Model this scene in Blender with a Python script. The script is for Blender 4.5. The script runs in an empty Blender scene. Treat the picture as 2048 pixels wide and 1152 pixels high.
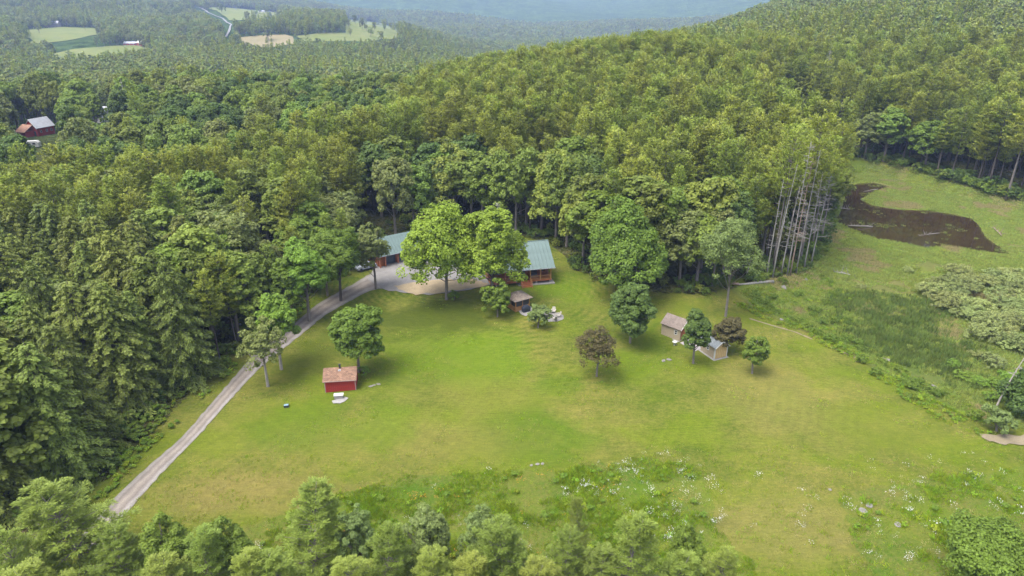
import bpy, math, random
import numpy as np
from mathutils import Vector, Matrix, noise
from mathutils.geometry import delaunay_2d_cdt

R = math.radians
rng = np.random.default_rng(7)
random.seed(7)
S = bpy.context.scene
COL = S.collection

# ------------------------------------------------------------------ camera, world, sun, exposure
CAM_H, PITCH, F = 54.0, R(23.0), 1384.0
cam_d = bpy.data.cameras.new('camera')
cam_d.sensor_width = 36.0
cam_d.lens = 36.0 * F / 2048.0
cam_d.clip_start = 0.5
cam_d.clip_end = 30000.0
cam = bpy.data.objects.new('camera', cam_d)
COL.objects.link(cam)
cam.location = (0, 0, CAM_H)
cam.rotation_euler = (math.pi / 2 - PITCH, 0, 0)
S.camera = cam

SUN_EL, SUN_AZ = 66.0, -120.0       # azimuth measured from +Y towards +X (sun behind and left of the camera)
world = bpy.data.worlds.new('World')
S.world = world
world.use_nodes = True
wn = world.node_tree
sky = wn.nodes.new('ShaderNodeTexSky')
sky.sky_type = 'NISHITA'
sky.sun_disc = False
sky.sun_elevation = R(SUN_EL)
sky.sun_rotation = R(SUN_AZ)
sky.air_density = 1.0
sky.dust_density = 4.0
sky.ozone_density = 1.0
bg = wn.nodes['Background']
bg.inputs['Strength'].default_value = 0.15
veil = wn.nodes.new('ShaderNodeHueSaturation')      # thin overcast: the same sky with less blue
veil.inputs['Saturation'].default_value = 0.42
wn.links.new(sky.outputs[0], veil.inputs['Color'])
wn.links.new(veil.outputs[0], bg.inputs['Color'])

sun_d = bpy.data.lights.new('sun', 'SUN')
sun_d.energy = 1.3
sun_d.angle = R(40)
sun_d.color = (1.0, 0.95, 0.86)
sun = bpy.data.objects.new('sun', sun_d)
COL.objects.link(sun)
sun.location = (0, 0, 300)
sv = Vector((math.sin(R(SUN_AZ)) * math.cos(R(SUN_EL)), math.cos(R(SUN_AZ)) * math.cos(R(SUN_EL)), math.sin(R(SUN_EL))))
sun.rotation_euler = sv.to_track_quat('Z', 'Y').to_euler()

S.view_settings.view_transform = 'Standard'
S.view_settings.look = 'None'
S.view_settings.exposure = 1.7
S.view_settings.gamma = 1.0
S.view_settings.use_curve_mapping = False
S.cycles.max_bounces = 5
S.cycles.diffuse_bounces = 3
S.cycles.transmission_bounces = 3
S.cycles.volume_bounces = 1
S.cycles.use_fast_gi = False

# ------------------------------------------------------------------ ground height
AZ = np.radians(np.array([-48, -36, -24, -12, 0, 12, 24, 36, 48.]))
RR = np.array([20, 120, 160, 200, 250, 300, 380, 500, 700, 1000, 1400, 2000, 3000, 4500, 7300.])
ZT = np.array([
 [0, 0, 0, 0, 0, 0, 0, 0, 0],
 [0, 0, 0, 0, 0, 0, 0, 0, 0],
 [0, 0, 0, 0, 1, 1, -1, -1.6, -1.6],
 [0, 0, 0, 1, 5, 5, -1, -2.1, -2.1],
 [0, 0, 0, 1, 8, 12, 2, 0.5, 0.5],
 [1, 1, 2, 0, 9, 16, 4, 4, 6],
 [0, 0, 0, -7, 0, 14, 11, 14, 18],
 [-12, -10, -8, -12, -14, 14, 27, 30, 38],
 [-14, -12, -12, -22, -32, 4, 45, 52, 62],
 [-8, -6, -4, -2, -45, -26, 55, 80, 90],
 [10, 10, 12, 8, -56, -50, 40, 90, 100],
 [42, 44, 40, -25, -66, -60, 0, 80, 100],
 [120, 120, 100, 10, -30, -30, 30, 100, 120],
 [260, 260, 240, 190, 150, 140, 150, 200, 220],
 [420, 430, 420, 400, 380, 360, 380, 400, 400.]])
# resample on a fine grid and blur so there are no creases
_fa = np.linspace(AZ[0], AZ[-1], 97)
_fr = np.linspace(math.log(RR[0]), math.log(RR[-1]), 240)
_t = np.array([np.interp(_fr, np.log(RR), ZT[:, j]) for j in range(len(AZ))]).T
_t = np.array([np.interp(_fa, AZ, row) for row in _t])
for _ in range(10):
    p_ = np.pad(_t, 1, mode='edge')
    _t = (p_[:-2, 1:-1] + p_[2:, 1:-1] + 2 * _t + p_[1:-1, :-2] + p_[1:-1, 2:]) / 6

def smooth(t):
    t = np.clip(t, 0, 1)
    return t * t * (3 - 2 * t)

def sdf(poly, x, y):
    """signed distance, positive inside"""
    x = np.asarray(x, float); y = np.asarray(y, float)
    d = np.full(x.shape, 1e18); ins = np.zeros(x.shape, bool)
    n = len(poly)
    for i in range(n):
        ax, ay = poly[i]; bx, by = poly[(i + 1) % n]
        ex, ey = bx - ax, by - ay
        t = np.clip(((x - ax) * ex + (y - ay) * ey) / (ex * ex + ey * ey + 1e-9), 0, 1)
        d = np.minimum(d, (x - ax - t * ex) ** 2 + (y - ay - t * ey) ** 2)
        c = ((ay > y) != (by > y)) & (x < ex * (y - ay) / (ey if abs(ey) > 1e-9 else 1e-9) + ax)
        ins ^= c
    d = np.sqrt(d)
    return np.where(ins, d, -d)

def ray(px, py):
    X = (px - 1024) / F; Y = (576 - py) / F
    return Vector((X, math.cos(PITCH) + Y * math.sin(PITCH), -math.sin(PITCH) + Y * math.cos(PITCH)))

def PZ(px, py, z=0.0):
    d = ray(px, py)
    t = (z - CAM_H) / d.z
    return (d.x * t, d.y * t)

def proj(x, y, z):
    dz = z - CAM_H
    depth = y * math.cos(PITCH) - dz * math.sin(PITCH)
    up = y * math.sin(PITCH) + dz * math.cos(PITCH)
    return 1024 + F * x / depth, 576 - F * up / depth

BOG_Z = -2.2
BOG = [PZ(a, b, -1.2) for a, b in [(1475, 590), (1520, 622), (1600, 660), (1700, 706), (1770, 755), (1840, 800), (1905, 838), (1975, 862),
       (2060, 862), (2350, 930), (2400, 450), (2048, 412), (1900, 376), (1800, 348), (1690, 333), (1672, 380), (1662, 440),
       (1645, 500), (1610, 545), (1540, 562)]]
POND = [PZ(a, b, BOG_Z) for a, b in [(1655, 415), (1668, 385), (1700, 368), (1745, 364), (1782, 372), (1750, 384), (1722, 398), (1745, 410), (1800, 418),
        (1860, 420), (1910, 428), (1945, 436), (1960, 450), (1975, 475), (2000, 492), (2024, 508), (1970, 505), (1900, 492), (1850, 496),
        (1800, 486), (1745, 476), (1712, 462), (1680, 448), (1640, 452), (1625, 430)]]

def table(x, y):
    r = np.sqrt(x * x + y * y); az = np.arctan2(x, y)
    v = np.clip((np.log(np.maximum(r, RR[0])) - _fr[0]) / (_fr[1] - _fr[0]), 0, len(_fr) - 1.001)
    u = np.clip((az - _fa[0]) / (_fa[1] - _fa[0]), 0, len(_fa) - 1.001)
    i = v.astype(int); j = u.astype(int); fv = v - i; fu = u - j
    z = (_t[i, j] * (1 - fu) * (1 - fv) + _t[i, j + 1] * fu * (1 - fv) + _t[i + 1, j] * (1 - fu) * fv + _t[i + 1, j + 1] * fu * fv)
    back = smooth((np.abs(az) - 0.84) / 2.2)
    mean = 0.5 * (_t[i, 0] + _t[i, -1])
    return z * (1 - back) + mean * back

def HV(x, y, basin=True):
    x = np.atleast_1d(np.asarray(x, float)); y = np.atleast_1d(np.asarray(y, float))
    z = table(x, y)
    z = z + 0.35 * np.sin(x * 0.07 + 1.3) * np.cos(y * 0.055) + 0.18 * np.sin(x * 0.17 + y * 0.12)
    r = np.hypot(x, y)
    far = smooth((r - 350) / 700)
    z = z + far * (5 * np.sin(x * 0.011 + y * 0.004) + 4 * np.sin(y * 0.009 - x * 0.006 + 2)) * smooth((9000 - r) / 4000)
    fm = smooth((r - 2400) / 1500)
    z = z + fm * (28 * np.sin(x * 0.0045 + y * 0.001) + 22 * np.sin(y * 0.004 + x * 0.0021 + 1))
    b = smooth((sdf(BOG, x, y) + 1.0) / 5.0)
    z = z * (1 - b) + BOG_Z * b
    if basin:
        z = z - 0.7 * smooth((sdf(POND, x, y) + 0.3) / 1.8)
    return z

def H1(x, y):
    return float(HV(x, y)[0])

def P(px, py):
    """the ground point seen in that direction"""
    d = ray(px, py)
    hd = math.hypot(d.x, d.y)
    ts = np.geomspace(20, 7200, 900) / hd
    gx, gy, gz = d.x * ts, d.y * ts, CAM_H + d.z * ts
    below = gz < HV(gx, gy, False)
    k = int(np.argmax(below)) if below.any() else len(ts) - 1
    a, b = ts[max(k - 1, 0)], ts[k]
    for _ in range(14):
        m = 0.5 * (a + b)
        if CAM_H + d.z * m < float(HV(d.x * m, d.y * m, False)[0]): b = m
        else: a = m
    return (d.x * b, d.y * b)

# ------------------------------------------------------------------ object helpers
def tag(o, label=None, cat=None, group=None, kind=None):
    if label: o['label'] = label
    if cat: o['category'] = cat
    if group: o['group'] = group
    if kind: o['kind'] = kind
    return o

def thing(name, label, cat, loc=(0, 0, 0), rz=0.0, group=None):
    o = bpy.data.objects.new(name, None)
    COL.objects.link(o)
    o.location = loc
    o.rotation_euler = (0, 0, rz)
    o.empty_display_size = 0.3
    return tag(o, label, cat, group)

def np_mesh(name, V, Fc, mat=None, smooth_=False):
    """V (n,3), Fc (m,k) all faces with k corners"""
    me = bpy.data.meshes.new(name)
    V = np.asarray(V, np.float32); Fc = np.asarray(Fc, np.int32)
    k = Fc.shape[1]
    me.vertices.add(len(V)); me.vertices.foreach_set('co', V.ravel())
    me.loops.add(Fc.size); me.loops.foreach_set('vertex_index', Fc.ravel())
    me.polygons.add(len(Fc))
    me.polygons.foreach_set('loop_start', np.arange(0, Fc.size, k, dtype=np.int32))
    me.polygons.foreach_set('loop_total', np.full(len(Fc), k, np.int32))
    if smooth_: me.polygons.foreach_set('use_smooth', np.ones(len(Fc), bool))
    me.update(calc_edges=True)
    if mat: me.materials.append(mat)
    return me

def link(name, me, parent=None):
    o = bpy.data.objects.new(name, me)
    COL.objects.link(o)
    if parent: o.parent = parent
    return o

class MB:
    """collects boxes, prisms and tubes, then links them as one mesh object"""
    def __init__(s): s.v, s.f = [], []
    def add(s, vs, fs):
        b = len(s.v); s.v += [tuple(p) for p in vs]; s.f += [tuple(b + i for i in q) for q in fs]; return s
    def box(s, x0, x1, y0, y1, z0, z1):
        vs = [(x0, y0, z0), (x1, y0, z0), (x1, y1, z0), (x0, y1, z0), (x0, y0, z1), (x1, y0, z1), (x1, y1, z1), (x0, y1, z1)]
        return s.add(vs, [(3, 2, 1, 0), (4, 5, 6, 7), (0, 1, 5, 4), (1, 2, 6, 5), (2, 3, 7, 6), (3, 0, 4, 7)])
    def slab(s, pts, t):
        """flat polygon given by its top face, thickened downwards along its normal"""
        P_ = [Vector(p) for p in pts]
        n = (P_[1] - P_[0]).cross(P_[2] - P_[0]).normalized()
        k = len(P_)
        vs = P_ + [p - n * t for p in P_]
        fs = [tuple(range(k)), tuple(range(2 * k - 1, k - 1, -1))] + [(i, i + k, (i + 1) % k + k, (i + 1) % k) for i in range(k)]
        return s.add(vs, fs)
    def tube(s, pts, rs, n=7):
        pts = [Vector(p) for p in pts]
        if not hasattr(rs, '__len__'): rs = [rs] * len(pts)
        b = []
        for i, p in enumerate(pts):
            d = (pts[min(i + 1, len(pts) - 1)] - pts[max(i - 1, 0)]).normalized()
            a = d.cross(Vector((0.31, 0.95, 0.05))).normalized()
            c = d.cross(a)
            for k in range(n):
                t = 2 * math.pi * k / n
                b.append(p + (a * math.cos(t) + c * math.sin(t)) * rs[i])
        fs = []
        for i in range(len(pts) - 1):
            for k in range(n):
                fs.append((i * n + k, i * n + (k + 1) % n, (i + 1) * n + (k + 1) % n, (i + 1) * n + k))
        fs.append(tuple(range(n))[::-1]); m = (len(pts) - 1) * n
        fs.append(tuple(range(m, m + n)))
        return s.add(b, fs)
    def mesh(s, name, mat, smooth_=False):
        me = bpy.data.meshes.new(name)
        me.from_pydata(s.v, [], s.f)
        if smooth_: me.polygons.foreach_set('use_smooth', np.ones(len(s.f), bool))
        me.materials.append(mat); me.update()
        return me
    def build(s, name, mat, parent=None, smooth_=False):
        return link(name, s.mesh(name, mat, smooth_), parent)

def bx(name, mat, parent, *a): return MB().box(*a).build(name, mat, parent)

# ------------------------------------------------------------------ materials
def newmat(name):
    m = bpy.data.materials.new(name); m.use_nodes = True
    nt = m.node_tree
    return m, nt, nt.nodes['Principled BSDF']

def nd(nt, t, **kw):
    n = nt.nodes.new(t)
    for k, v in kw.items():
        if k in n.inputs.keys(): n.inputs[k].default_value = v
        else: setattr(n, k, v)
    return n

def noise_n(nt, scale, detail=4, rough=0.55, src=None, kind='obj'):
    n = nt.nodes.new('ShaderNodeTexNoise')
    n.inputs['Scale'].default_value = scale; n.inputs['Detail'].default_value = detail; n.inputs['Roughness'].default_value = rough
    if src is None:
        tc = nt.nodes.new('ShaderNodeTexCoord'); src = tc.outputs['Object']
    nt.links.new(src, n.inputs['Vector'])
    return n

def ramp(nt, fac, stops):
    r = nt.nodes.new('ShaderNodeValToRGB')
    e = r.color_ramp.elements
    while len(e) < len(stops): e.new(0.5)
    for i, (p, c) in enumerate(stops):
        e[i].position = p; e[i].color = (*c, 1) if len(c) == 3 else c
    nt.links.new(fac, r.inputs[0])
    return r

def mixc(nt, fac, a, b, mode='MIX'):
    m = nt.nodes.new('ShaderNodeMix'); m.data_type = 'RGBA'; m.blend_type = mode
    if isinstance(fac, (int, float)): m.inputs[0].default_value = fac
    else: nt.links.new(fac, m.inputs[0])
    for i, c in ((6, a), (7, b)):
        if isinstance(c, tuple): m.inputs[i].default_value = (*c, 1)
        else: nt.links.new(c, m.inputs[i])
    return m.outputs[2]

def mathn(nt, op, a, b=None):
    m = nt.nodes.new('ShaderNodeMath'); m.operation = op
    for i, c in enumerate((a, b)):
        if c is None: continue
        if isinstance(c, (int, float)): m.inputs[i].default_value = c
        else: nt.links.new(c, m.inputs[i])
    return m.outputs[0]

def bump(nt, bs, h, strength, dist):
    b = nt.nodes.new('ShaderNodeBump'); b.inputs['Strength'].default_value = strength; b.inputs['Distance'].default_value = dist
    nt.links.new(h, b.inputs['Height']); nt.links.new(b.outputs[0], bs.inputs['Normal'])

def plain(name, c, rough=0.8, var=0.18, scale=3.0, metal=0.0, bmp=0.15):
    """painted / solid surface with uneven wear"""
    m, nt, bs = newmat(name)
    n = noise_n(nt, scale, 6, 0.65)
    lo = tuple(x * (1 - var) for x in c); hi = tuple(min(1, x * (1 + var)) for x in c)
    r = ramp(nt, n.outputs[0], [(0.3, lo), (0.7, hi)])
    nt.links.new(r.outputs[0], bs.inputs['Base Color'])
    bs.inputs['Roughness'].default_value = rough; bs.inputs['Metallic'].default_value = metal
    if bmp:
        n2 = noise_n(nt, scale * 9, 3)
        bump(nt, bs, n2.outputs[0], bmp, 0.02)
    return m

def leafmat(name, c, hue=0.03, val=0.3, trans=0.33, scale=0.5):
    """c base colour of the leaves; each tree and each bough a little different"""
    m, nt, bs = newmat(name)
    oi = nt.nodes.new('ShaderNodeObjectInfo')
    n = noise_n(nt, scale, 2)
    geo = nt.nodes.new('ShaderNodeNewGeometry')
    rnd = mathn(nt, 'ADD', mathn(nt, 'MULTIPLY', mathn(nt, 'SUBTRACT', oi.outputs['Random'], 0.5), val * 1.1),
                mathn(nt, 'MULTIPLY', mathn(nt, 'SUBTRACT', geo.outputs['Random Per Island'], 0.5), 0.55))
    v = mathn(nt, 'ADD', mathn(nt, 'ADD', rnd, 1.0), mathn(nt, 'MULTIPLY', mathn(nt, 'SUBTRACT', n.outputs[0], 0.5), 0.6))
    wn_ = nt.nodes.new('ShaderNodeTexWhiteNoise'); wn_.noise_dimensions = '1D'
    nt.links.new(oi.outputs['Random'], wn_.inputs['W'])
    hs = nt.nodes.new('ShaderNodeHueSaturation')
    hs.inputs['Color'].default_value = (*c, 1)
    nt.links.new(mathn(nt, 'ADD', mathn(nt, 'MULTIPLY', mathn(nt, 'SUBTRACT', wn_.outputs[0], 0.5), hue * 1.6), 0.5), hs.inputs['Hue'])
    nt.links.new(v, hs.inputs['Value'])
    nt.links.new(hs.outputs[0], bs.inputs['Base Color'])
    bs.inputs['Roughness'].default_value = 0.6
    bs.inputs['Specular IOR Level'].default_value = 0.25
    tr = nt.nodes.new('ShaderNodeBsdfTranslucent')
    tint = mixc(nt, 1.0, hs.outputs[0], (1.0, 1.0, 0.55), 'MULTIPLY')
    nt.links.new(tint, tr.inputs['Color'])
    mx = nt.nodes.new('ShaderNodeMixShader'); mx.inputs[0].default_value = trans
    nt.links.new(bs.outputs[0], mx.inputs[1]); nt.links.new(tr.outputs[0], mx.inputs[2])
    nt.links.new(mx.outputs[0], nt.nodes['Material Output'].inputs['Surface'])
    return m

M = {}
M['pine'] = leafmat('pine_needles', (0.245, 0.292, 0.044), hue=0.02, val=0.36)
M['pine_near'] = leafmat('young_pine_needles', (0.21, 0.265, 0.045), hue=0.02, val=0.25, scale=0.9)
M['hemlock'] = leafmat('hemlock_needles', (0.185, 0.225, 0.044), hue=0.02, val=0.3)
M['leaf'] = leafmat('broad_leaves', (0.145, 0.195, 0.028), hue=0.026, val=0.5)
M['leaf_far'] = leafmat('distant_leaves', (0.165, 0.205, 0.050), hue=0.03, val=0.6)
M['leaf_lime'] = leafmat('lime_leaves', (0.185, 0.275, 0.024), hue=0.01, val=0.1)
M['leaf_bright'] = leafmat('bright_leaves', (0.150, 0.240, 0.026), hue=0.01, val=0.1)
M['leaf_mid'] = leafmat('mid_green_leaves', (0.120, 0.180, 0.020), hue=0.01, val=0.1)
M['leaf_dark'] = leafmat('dark_green_leaves', (0.080, 0.130, 0.024), hue=0.01, val=0.1)
M['leaf_olive'] = leafmat('olive_leaves', (0.16, 0.19, 0.05), hue=0.01, val=0.1)
M['leaf_russet'] = leafmat('russet_leaves', (0.098, 0.088, 0.030), hue=0.02, val=0.1)
M['leaf_grey'] = leafmat('grey_green_leaves', (0.155, 0.21, 0.058), hue=0.01, val=0.1)
M['bog_shrub'] = leafmat('bog_shrub_leaves', (0.23, 0.27, 0.085), hue=0.02, val=0.4)
M['dead_twig'] = plain('dead_twigs', (0.22, 0.155, 0.12), 0.9)
M['grass_tuft'] = leafmat('meadow_grass', (0.23, 0.33, 0.022), hue=0.03, val=0.4)
M['sedge'] = leafmat('sedge', (0.28, 0.345, 0.080), hue=0.03, val=0.5)
M['cattail'] = leafmat('cattail_leaves', (0.135, 0.19, 0.045), hue=0.02, val=0.7)
M['straw_grass'] = leafmat('straw_grass', (0.36, 0.31, 0.15), hue=0.01, val=0.3)
M['white_petal'] = plain('white_petals', (0.5, 0.5, 0.48), 0.7)
M['orange_petal'] = plain('orange_petals', (0.6, 0.24, 0.02), 0.7)

def barkmat(name, c):
    m, nt, bs = newmat(name)
    tc = nt.nodes.new('ShaderNodeTexCoord'); mp = nt.nodes.new('ShaderNodeMapping')
    mp.inputs['Scale'].default_value = (3, 3, 0.6)
    nt.links.new(tc.outputs['Object'], mp.inputs[0])
    n = noise_n(nt, 1.6, 6, 0.7, mp.outputs[0])
    r = ramp(nt, n.outputs[0], [(0.3, tuple(x * 0.55 for x in c)), (0.7, tuple(x * 1.3 for x in c))])
    nt.links.new(r.outputs[0], bs.inputs['Base Color']); bs.inputs['Roughness'].default_value = 0.95
    return m
M['bark'] = barkmat('grey_bark', (0.15, 0.13, 0.112))
M['bark_dark'] = barkmat('dark_bark', (0.075, 0.062, 0.052))
M['bark_pale'] = barkmat('pale_bark', (0.27, 0.245, 0.215))
M['deadwood'] = barkmat('weathered_deadwood', (0.235, 0.222, 0.20))
M['bark_red'] = barkmat('reddish_bark', (0.24, 0.175, 0.135))

# ------------------------------------------------------------------ ground materials (object coordinates are world metres)
def worldcoord(nt, scale=(1, 1, 1), rot=0.0):
    tc = nt.nodes.new('ShaderNodeTexCoord'); mp = nt.nodes.new('ShaderNodeMapping')
    mp.inputs['Scale'].default_value = scale; mp.inputs['Rotation'].default_value = (0, 0, rot)
    nt.links.new(tc.outputs['Object'], mp.inputs[0])
    return mp.outputs[0]

def grassmat(name, green, bright, tan, tanpos=(0.45, 0.62), fine=0.35, arcs=None, dirt=None, patches=()):
    m, nt, bs = newmat(name)
    big = noise_n(nt, 0.035, 5, 0.6)
    mid = noise_n(nt, 0.22, 6, 0.68)
    mid2 = noise_n(nt, 0.09, 5, 0.6, worldcoord(nt, (1, 1.3, 1), 0.7))
    fin = noise_n(nt, 2.2, 5, 0.75)
    fac = mathn(nt, 'ADD', mathn(nt, 'MULTIPLY', big.outputs[0], 0.5), mathn(nt, 'MULTIPLY', mid.outputs[0], 0.35))
    fac = mathn(nt, 'ADD', fac, mathn(nt, 'MULTIPLY', mathn(nt, 'SUBTRACT', fin.outputs[0], 0.5), 0.42))
    fac = mathn(nt, 'ADD', fac, 0.09)
    if arcs:
        for (cx, cy, w, amt) in arcs:
            mp = nt.nodes.new('ShaderNodeMapping'); tc = nt.nodes.new('ShaderNodeTexCoord')
            mp.inputs['Location'].default_value = (-cx, -cy, 0)
            nt.links.new(tc.outputs['Object'], mp.inputs[0])
            wv = nt.nodes.new('ShaderNodeTexWave'); wv.wave_type = 'RINGS'; wv.rings_direction = 'Z'
            wv.inputs['Scale'].default_value = 1.0 / w; wv.inputs['Distortion'].default_value = 3.0
            wv.inputs['Detail'].default_value = 3; wv.inputs['Detail Scale'].default_value = 0.35
            nt.links.new(mp.outputs[0], wv.inputs['Vector'])
            vl = nt.nodes.new('ShaderNodeVectorMath'); vl.operation = 'LENGTH'; nt.links.new(mp.outputs[0], vl.inputs[0])
            msk = noise_n(nt, 0.09, 2)
            far_ = nt.nodes.new('ShaderNodeMapRange'); far_.inputs['From Min'].default_value = 16; far_.inputs['From Max'].default_value = 44
            far_.inputs['To Min'].default_value = 1; far_.inputs['To Max'].default_value = 0.12
            nt.links.new(vl.outputs['Value'], far_.inputs['Value'])
            mk = ramp(nt, msk.outputs[0], [(0.4, (0, 0, 0)), (0.6, (1, 1, 1))])
            fac = mathn(nt, 'ADD', fac, mathn(nt, 'MULTIPLY', far_.outputs[0], mathn(nt, 'MULTIPLY', mathn(nt, 'MULTIPLY', mathn(nt, 'SUBTRACT', wv.outputs[0], 0.5), amt * 1.4), mk.outputs[0])))
    r = ramp(nt, fac, [(tanpos[0], green), (tanpos[1], tan)])
    b2 = ramp(nt, mid2.outputs[0], [(0.45, (0, 0, 0)), (0.62, (1, 1, 1))])
    col = mixc(nt, mathn(nt, 'MULTIPLY', b2.outputs[0], 0.6), r.outputs[0], bright)
    dn_ = noise_n(nt, 0.14, 5, 0.65)
    for (qx, qy, ra, rb, pc, amt) in patches:      # patches tinted greener, tan or, beneath the trees, darker olive
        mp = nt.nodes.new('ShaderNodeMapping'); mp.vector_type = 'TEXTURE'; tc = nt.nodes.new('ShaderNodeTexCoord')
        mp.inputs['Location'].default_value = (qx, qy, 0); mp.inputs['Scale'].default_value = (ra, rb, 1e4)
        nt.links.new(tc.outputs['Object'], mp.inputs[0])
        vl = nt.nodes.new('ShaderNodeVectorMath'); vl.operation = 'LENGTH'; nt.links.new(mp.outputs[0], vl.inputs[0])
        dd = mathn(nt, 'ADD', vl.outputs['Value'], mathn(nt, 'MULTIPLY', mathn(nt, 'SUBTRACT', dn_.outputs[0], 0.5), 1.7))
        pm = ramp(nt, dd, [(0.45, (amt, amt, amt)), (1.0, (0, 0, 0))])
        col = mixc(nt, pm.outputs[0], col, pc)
    if arcs:       # mower passes
        for (rot_, per, am) in ((0.45, 1.5, 0.05), (-0.9, 2.3, 0.04)):
            wv = nt.nodes.new('ShaderNodeTexWave'); wv.inputs['Scale'].default_value = 1.0 / per / 3.2; wv.inputs['Distortion'].default_value = 7.0; wv.inputs['Detail'].default_value = 4; wv.inputs['Detail Scale'].default_value = 0.22; wv.inputs['Detail Roughness'].default_value = 0.7
            nt.links.new(worldcoord(nt, (1, 1, 1), rot_), wv.inputs['Vector'])
            sr = ramp(nt, wv.outputs[0], [(0.0, (1 - am,) * 3), (1.0, (1 + am * 0.9, 1 + am * 0.8, 1 + am * 0.8))])
            mm = ramp(nt, noise_n(nt, 0.06, 3, 0.6, worldcoord(nt, (1, 1, 1), rot_ * 3)).outputs[0], [(0.45, (0, 0, 0)), (0.62, (0.9, 0.9, 0.9))]); col = mixc(nt, mm.outputs[0], col, mixc(nt, 1.0, col, sr.outputs[0], 'MULTIPLY'))
        st_ = noise_n(nt, 1.3, 5, 0.8, worldcoord(nt, (0.5, 2.4, 1), 0.2)); sr = ramp(nt, st_.outputs[0], [(0.3, (0.78, 0.8, 0.85)), (0.7, (1.24, 1.2, 1.15))]); col = mixc(nt, 1.0, col, sr.outputs[0], 'MULTIPLY')
    fv = noise_n(nt, 5.5, 4, 0.8)
    fr = ramp(nt, fv.outputs[0], [(0.28, (1 - fine,) * 3), (0.72, (1 + fine,) * 3)])
    col = mixc(nt, 1.0, col, fr.outputs[0], 'MULTIPLY')
    if dirt:
        dn = noise_n(nt, 0.16, 6, 0.7, worldcoord(nt, (1, 1.6, 1), 0.3))
        dm = ramp(nt, dn.outputs[0], [(dirt[1], (0, 0, 0)), (dirt[1] + 0.05, (1, 1, 1))])
        col = mixc(nt, mathn(nt, 'MULTIPLY', dm.outputs[0], 0.75), col, dirt[0])
    nt.links.new(col, bs.inputs['Base Color'])
    bs.inputs['Roughness'].default_value = 0.95
    bs.inputs['Specular IOR Level'].default_value = 0.1
    bump(nt, bs, mathn(nt, 'ADD', fv.outputs[0], mathn(nt, 'MULTIPLY', fin.outputs[0], 1.5)), 0.8, 0.12)
    return m

c1 = P(1060, 600); c2 = P(905, 560)
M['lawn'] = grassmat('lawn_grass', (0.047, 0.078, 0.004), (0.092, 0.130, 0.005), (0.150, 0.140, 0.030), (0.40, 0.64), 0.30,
                     arcs=[(c1[0], c1[1], 5.5, 0.065), (c2[0], c2[1], 4.0, 0.08)], dirt=((0.30, 0.235, 0.13), 0.72),
                     patches=[(*P(a, b), ra, rb, c, k) for a, b, ra, rb, c, k in [
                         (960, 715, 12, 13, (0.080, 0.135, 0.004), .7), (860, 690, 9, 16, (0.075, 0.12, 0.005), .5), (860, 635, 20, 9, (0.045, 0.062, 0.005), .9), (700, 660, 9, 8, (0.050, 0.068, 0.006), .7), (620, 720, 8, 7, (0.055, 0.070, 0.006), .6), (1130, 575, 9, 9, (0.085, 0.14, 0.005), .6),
                         (1080, 870, 9, 9, (0.060, 0.105, 0.004), .85), (1110, 770, 6, 3, (0.060, 0.105, 0.004), .6), (820, 880, 22, 7, (0.145, 0.135, 0.030), .45), (950, 790, 12, 7, (0.14, 0.135, 0.026), .4),
                         (600, 850, 9, 8, (0.070, 0.115, 0.005), .6), (760, 850, 6, 8, (0.075, 0.12, 0.005), .6), (520, 990, 16, 5, (0.16, 0.125, 0.04), .5),
                         (1560, 800, 10, 14, (0.14, 0.13, 0.035), .4), (1750, 850, 12, 8, (0.095, 0.12, 0.01), .5), (1560, 1060, 12, 8, (0.15, 0.13, 0.04), .5), (1280, 720, 7, 8, (0.085, 0.13, 0.005), .5)]])
M['meadow'] = grassmat('meadow_ground', (0.05, 0.095, 0.006), (0.09, 0.13, 0.008), (0.13, 0.12, 0.03), (0.42, 0.62), 0.4, dirt=((0.40, 0.31, 0.2), 0.72))
M['bog'] = grassmat('bog_ground', (0.065, 0.095, 0.016), (0.105, 0.145, 0.012), (0.12, 0.115, 0.035), (0.42, 0.62), 0.35)
M['field'] = grassmat('hay_field', (0.085, 0.12, 0.03), (0.12, 0.145, 0.03), (0.17, 0.165, 0.06), (0.42, 0.66), 0.1)
M['tan_field'] = grassmat('mown_field', (0.15, 0.145, 0.07), (0.18, 0.155, 0.08), (0.21, 0.17, 0.10), (0.4, 0.6), 0.1)
M['verge'] = grassmat('shady_grass', (0.07, 0.12, 0.014), (0.11, 0.17, 0.016), (0.15, 0.145, 0.04), (0.45, 0.66), 0.35)

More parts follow.
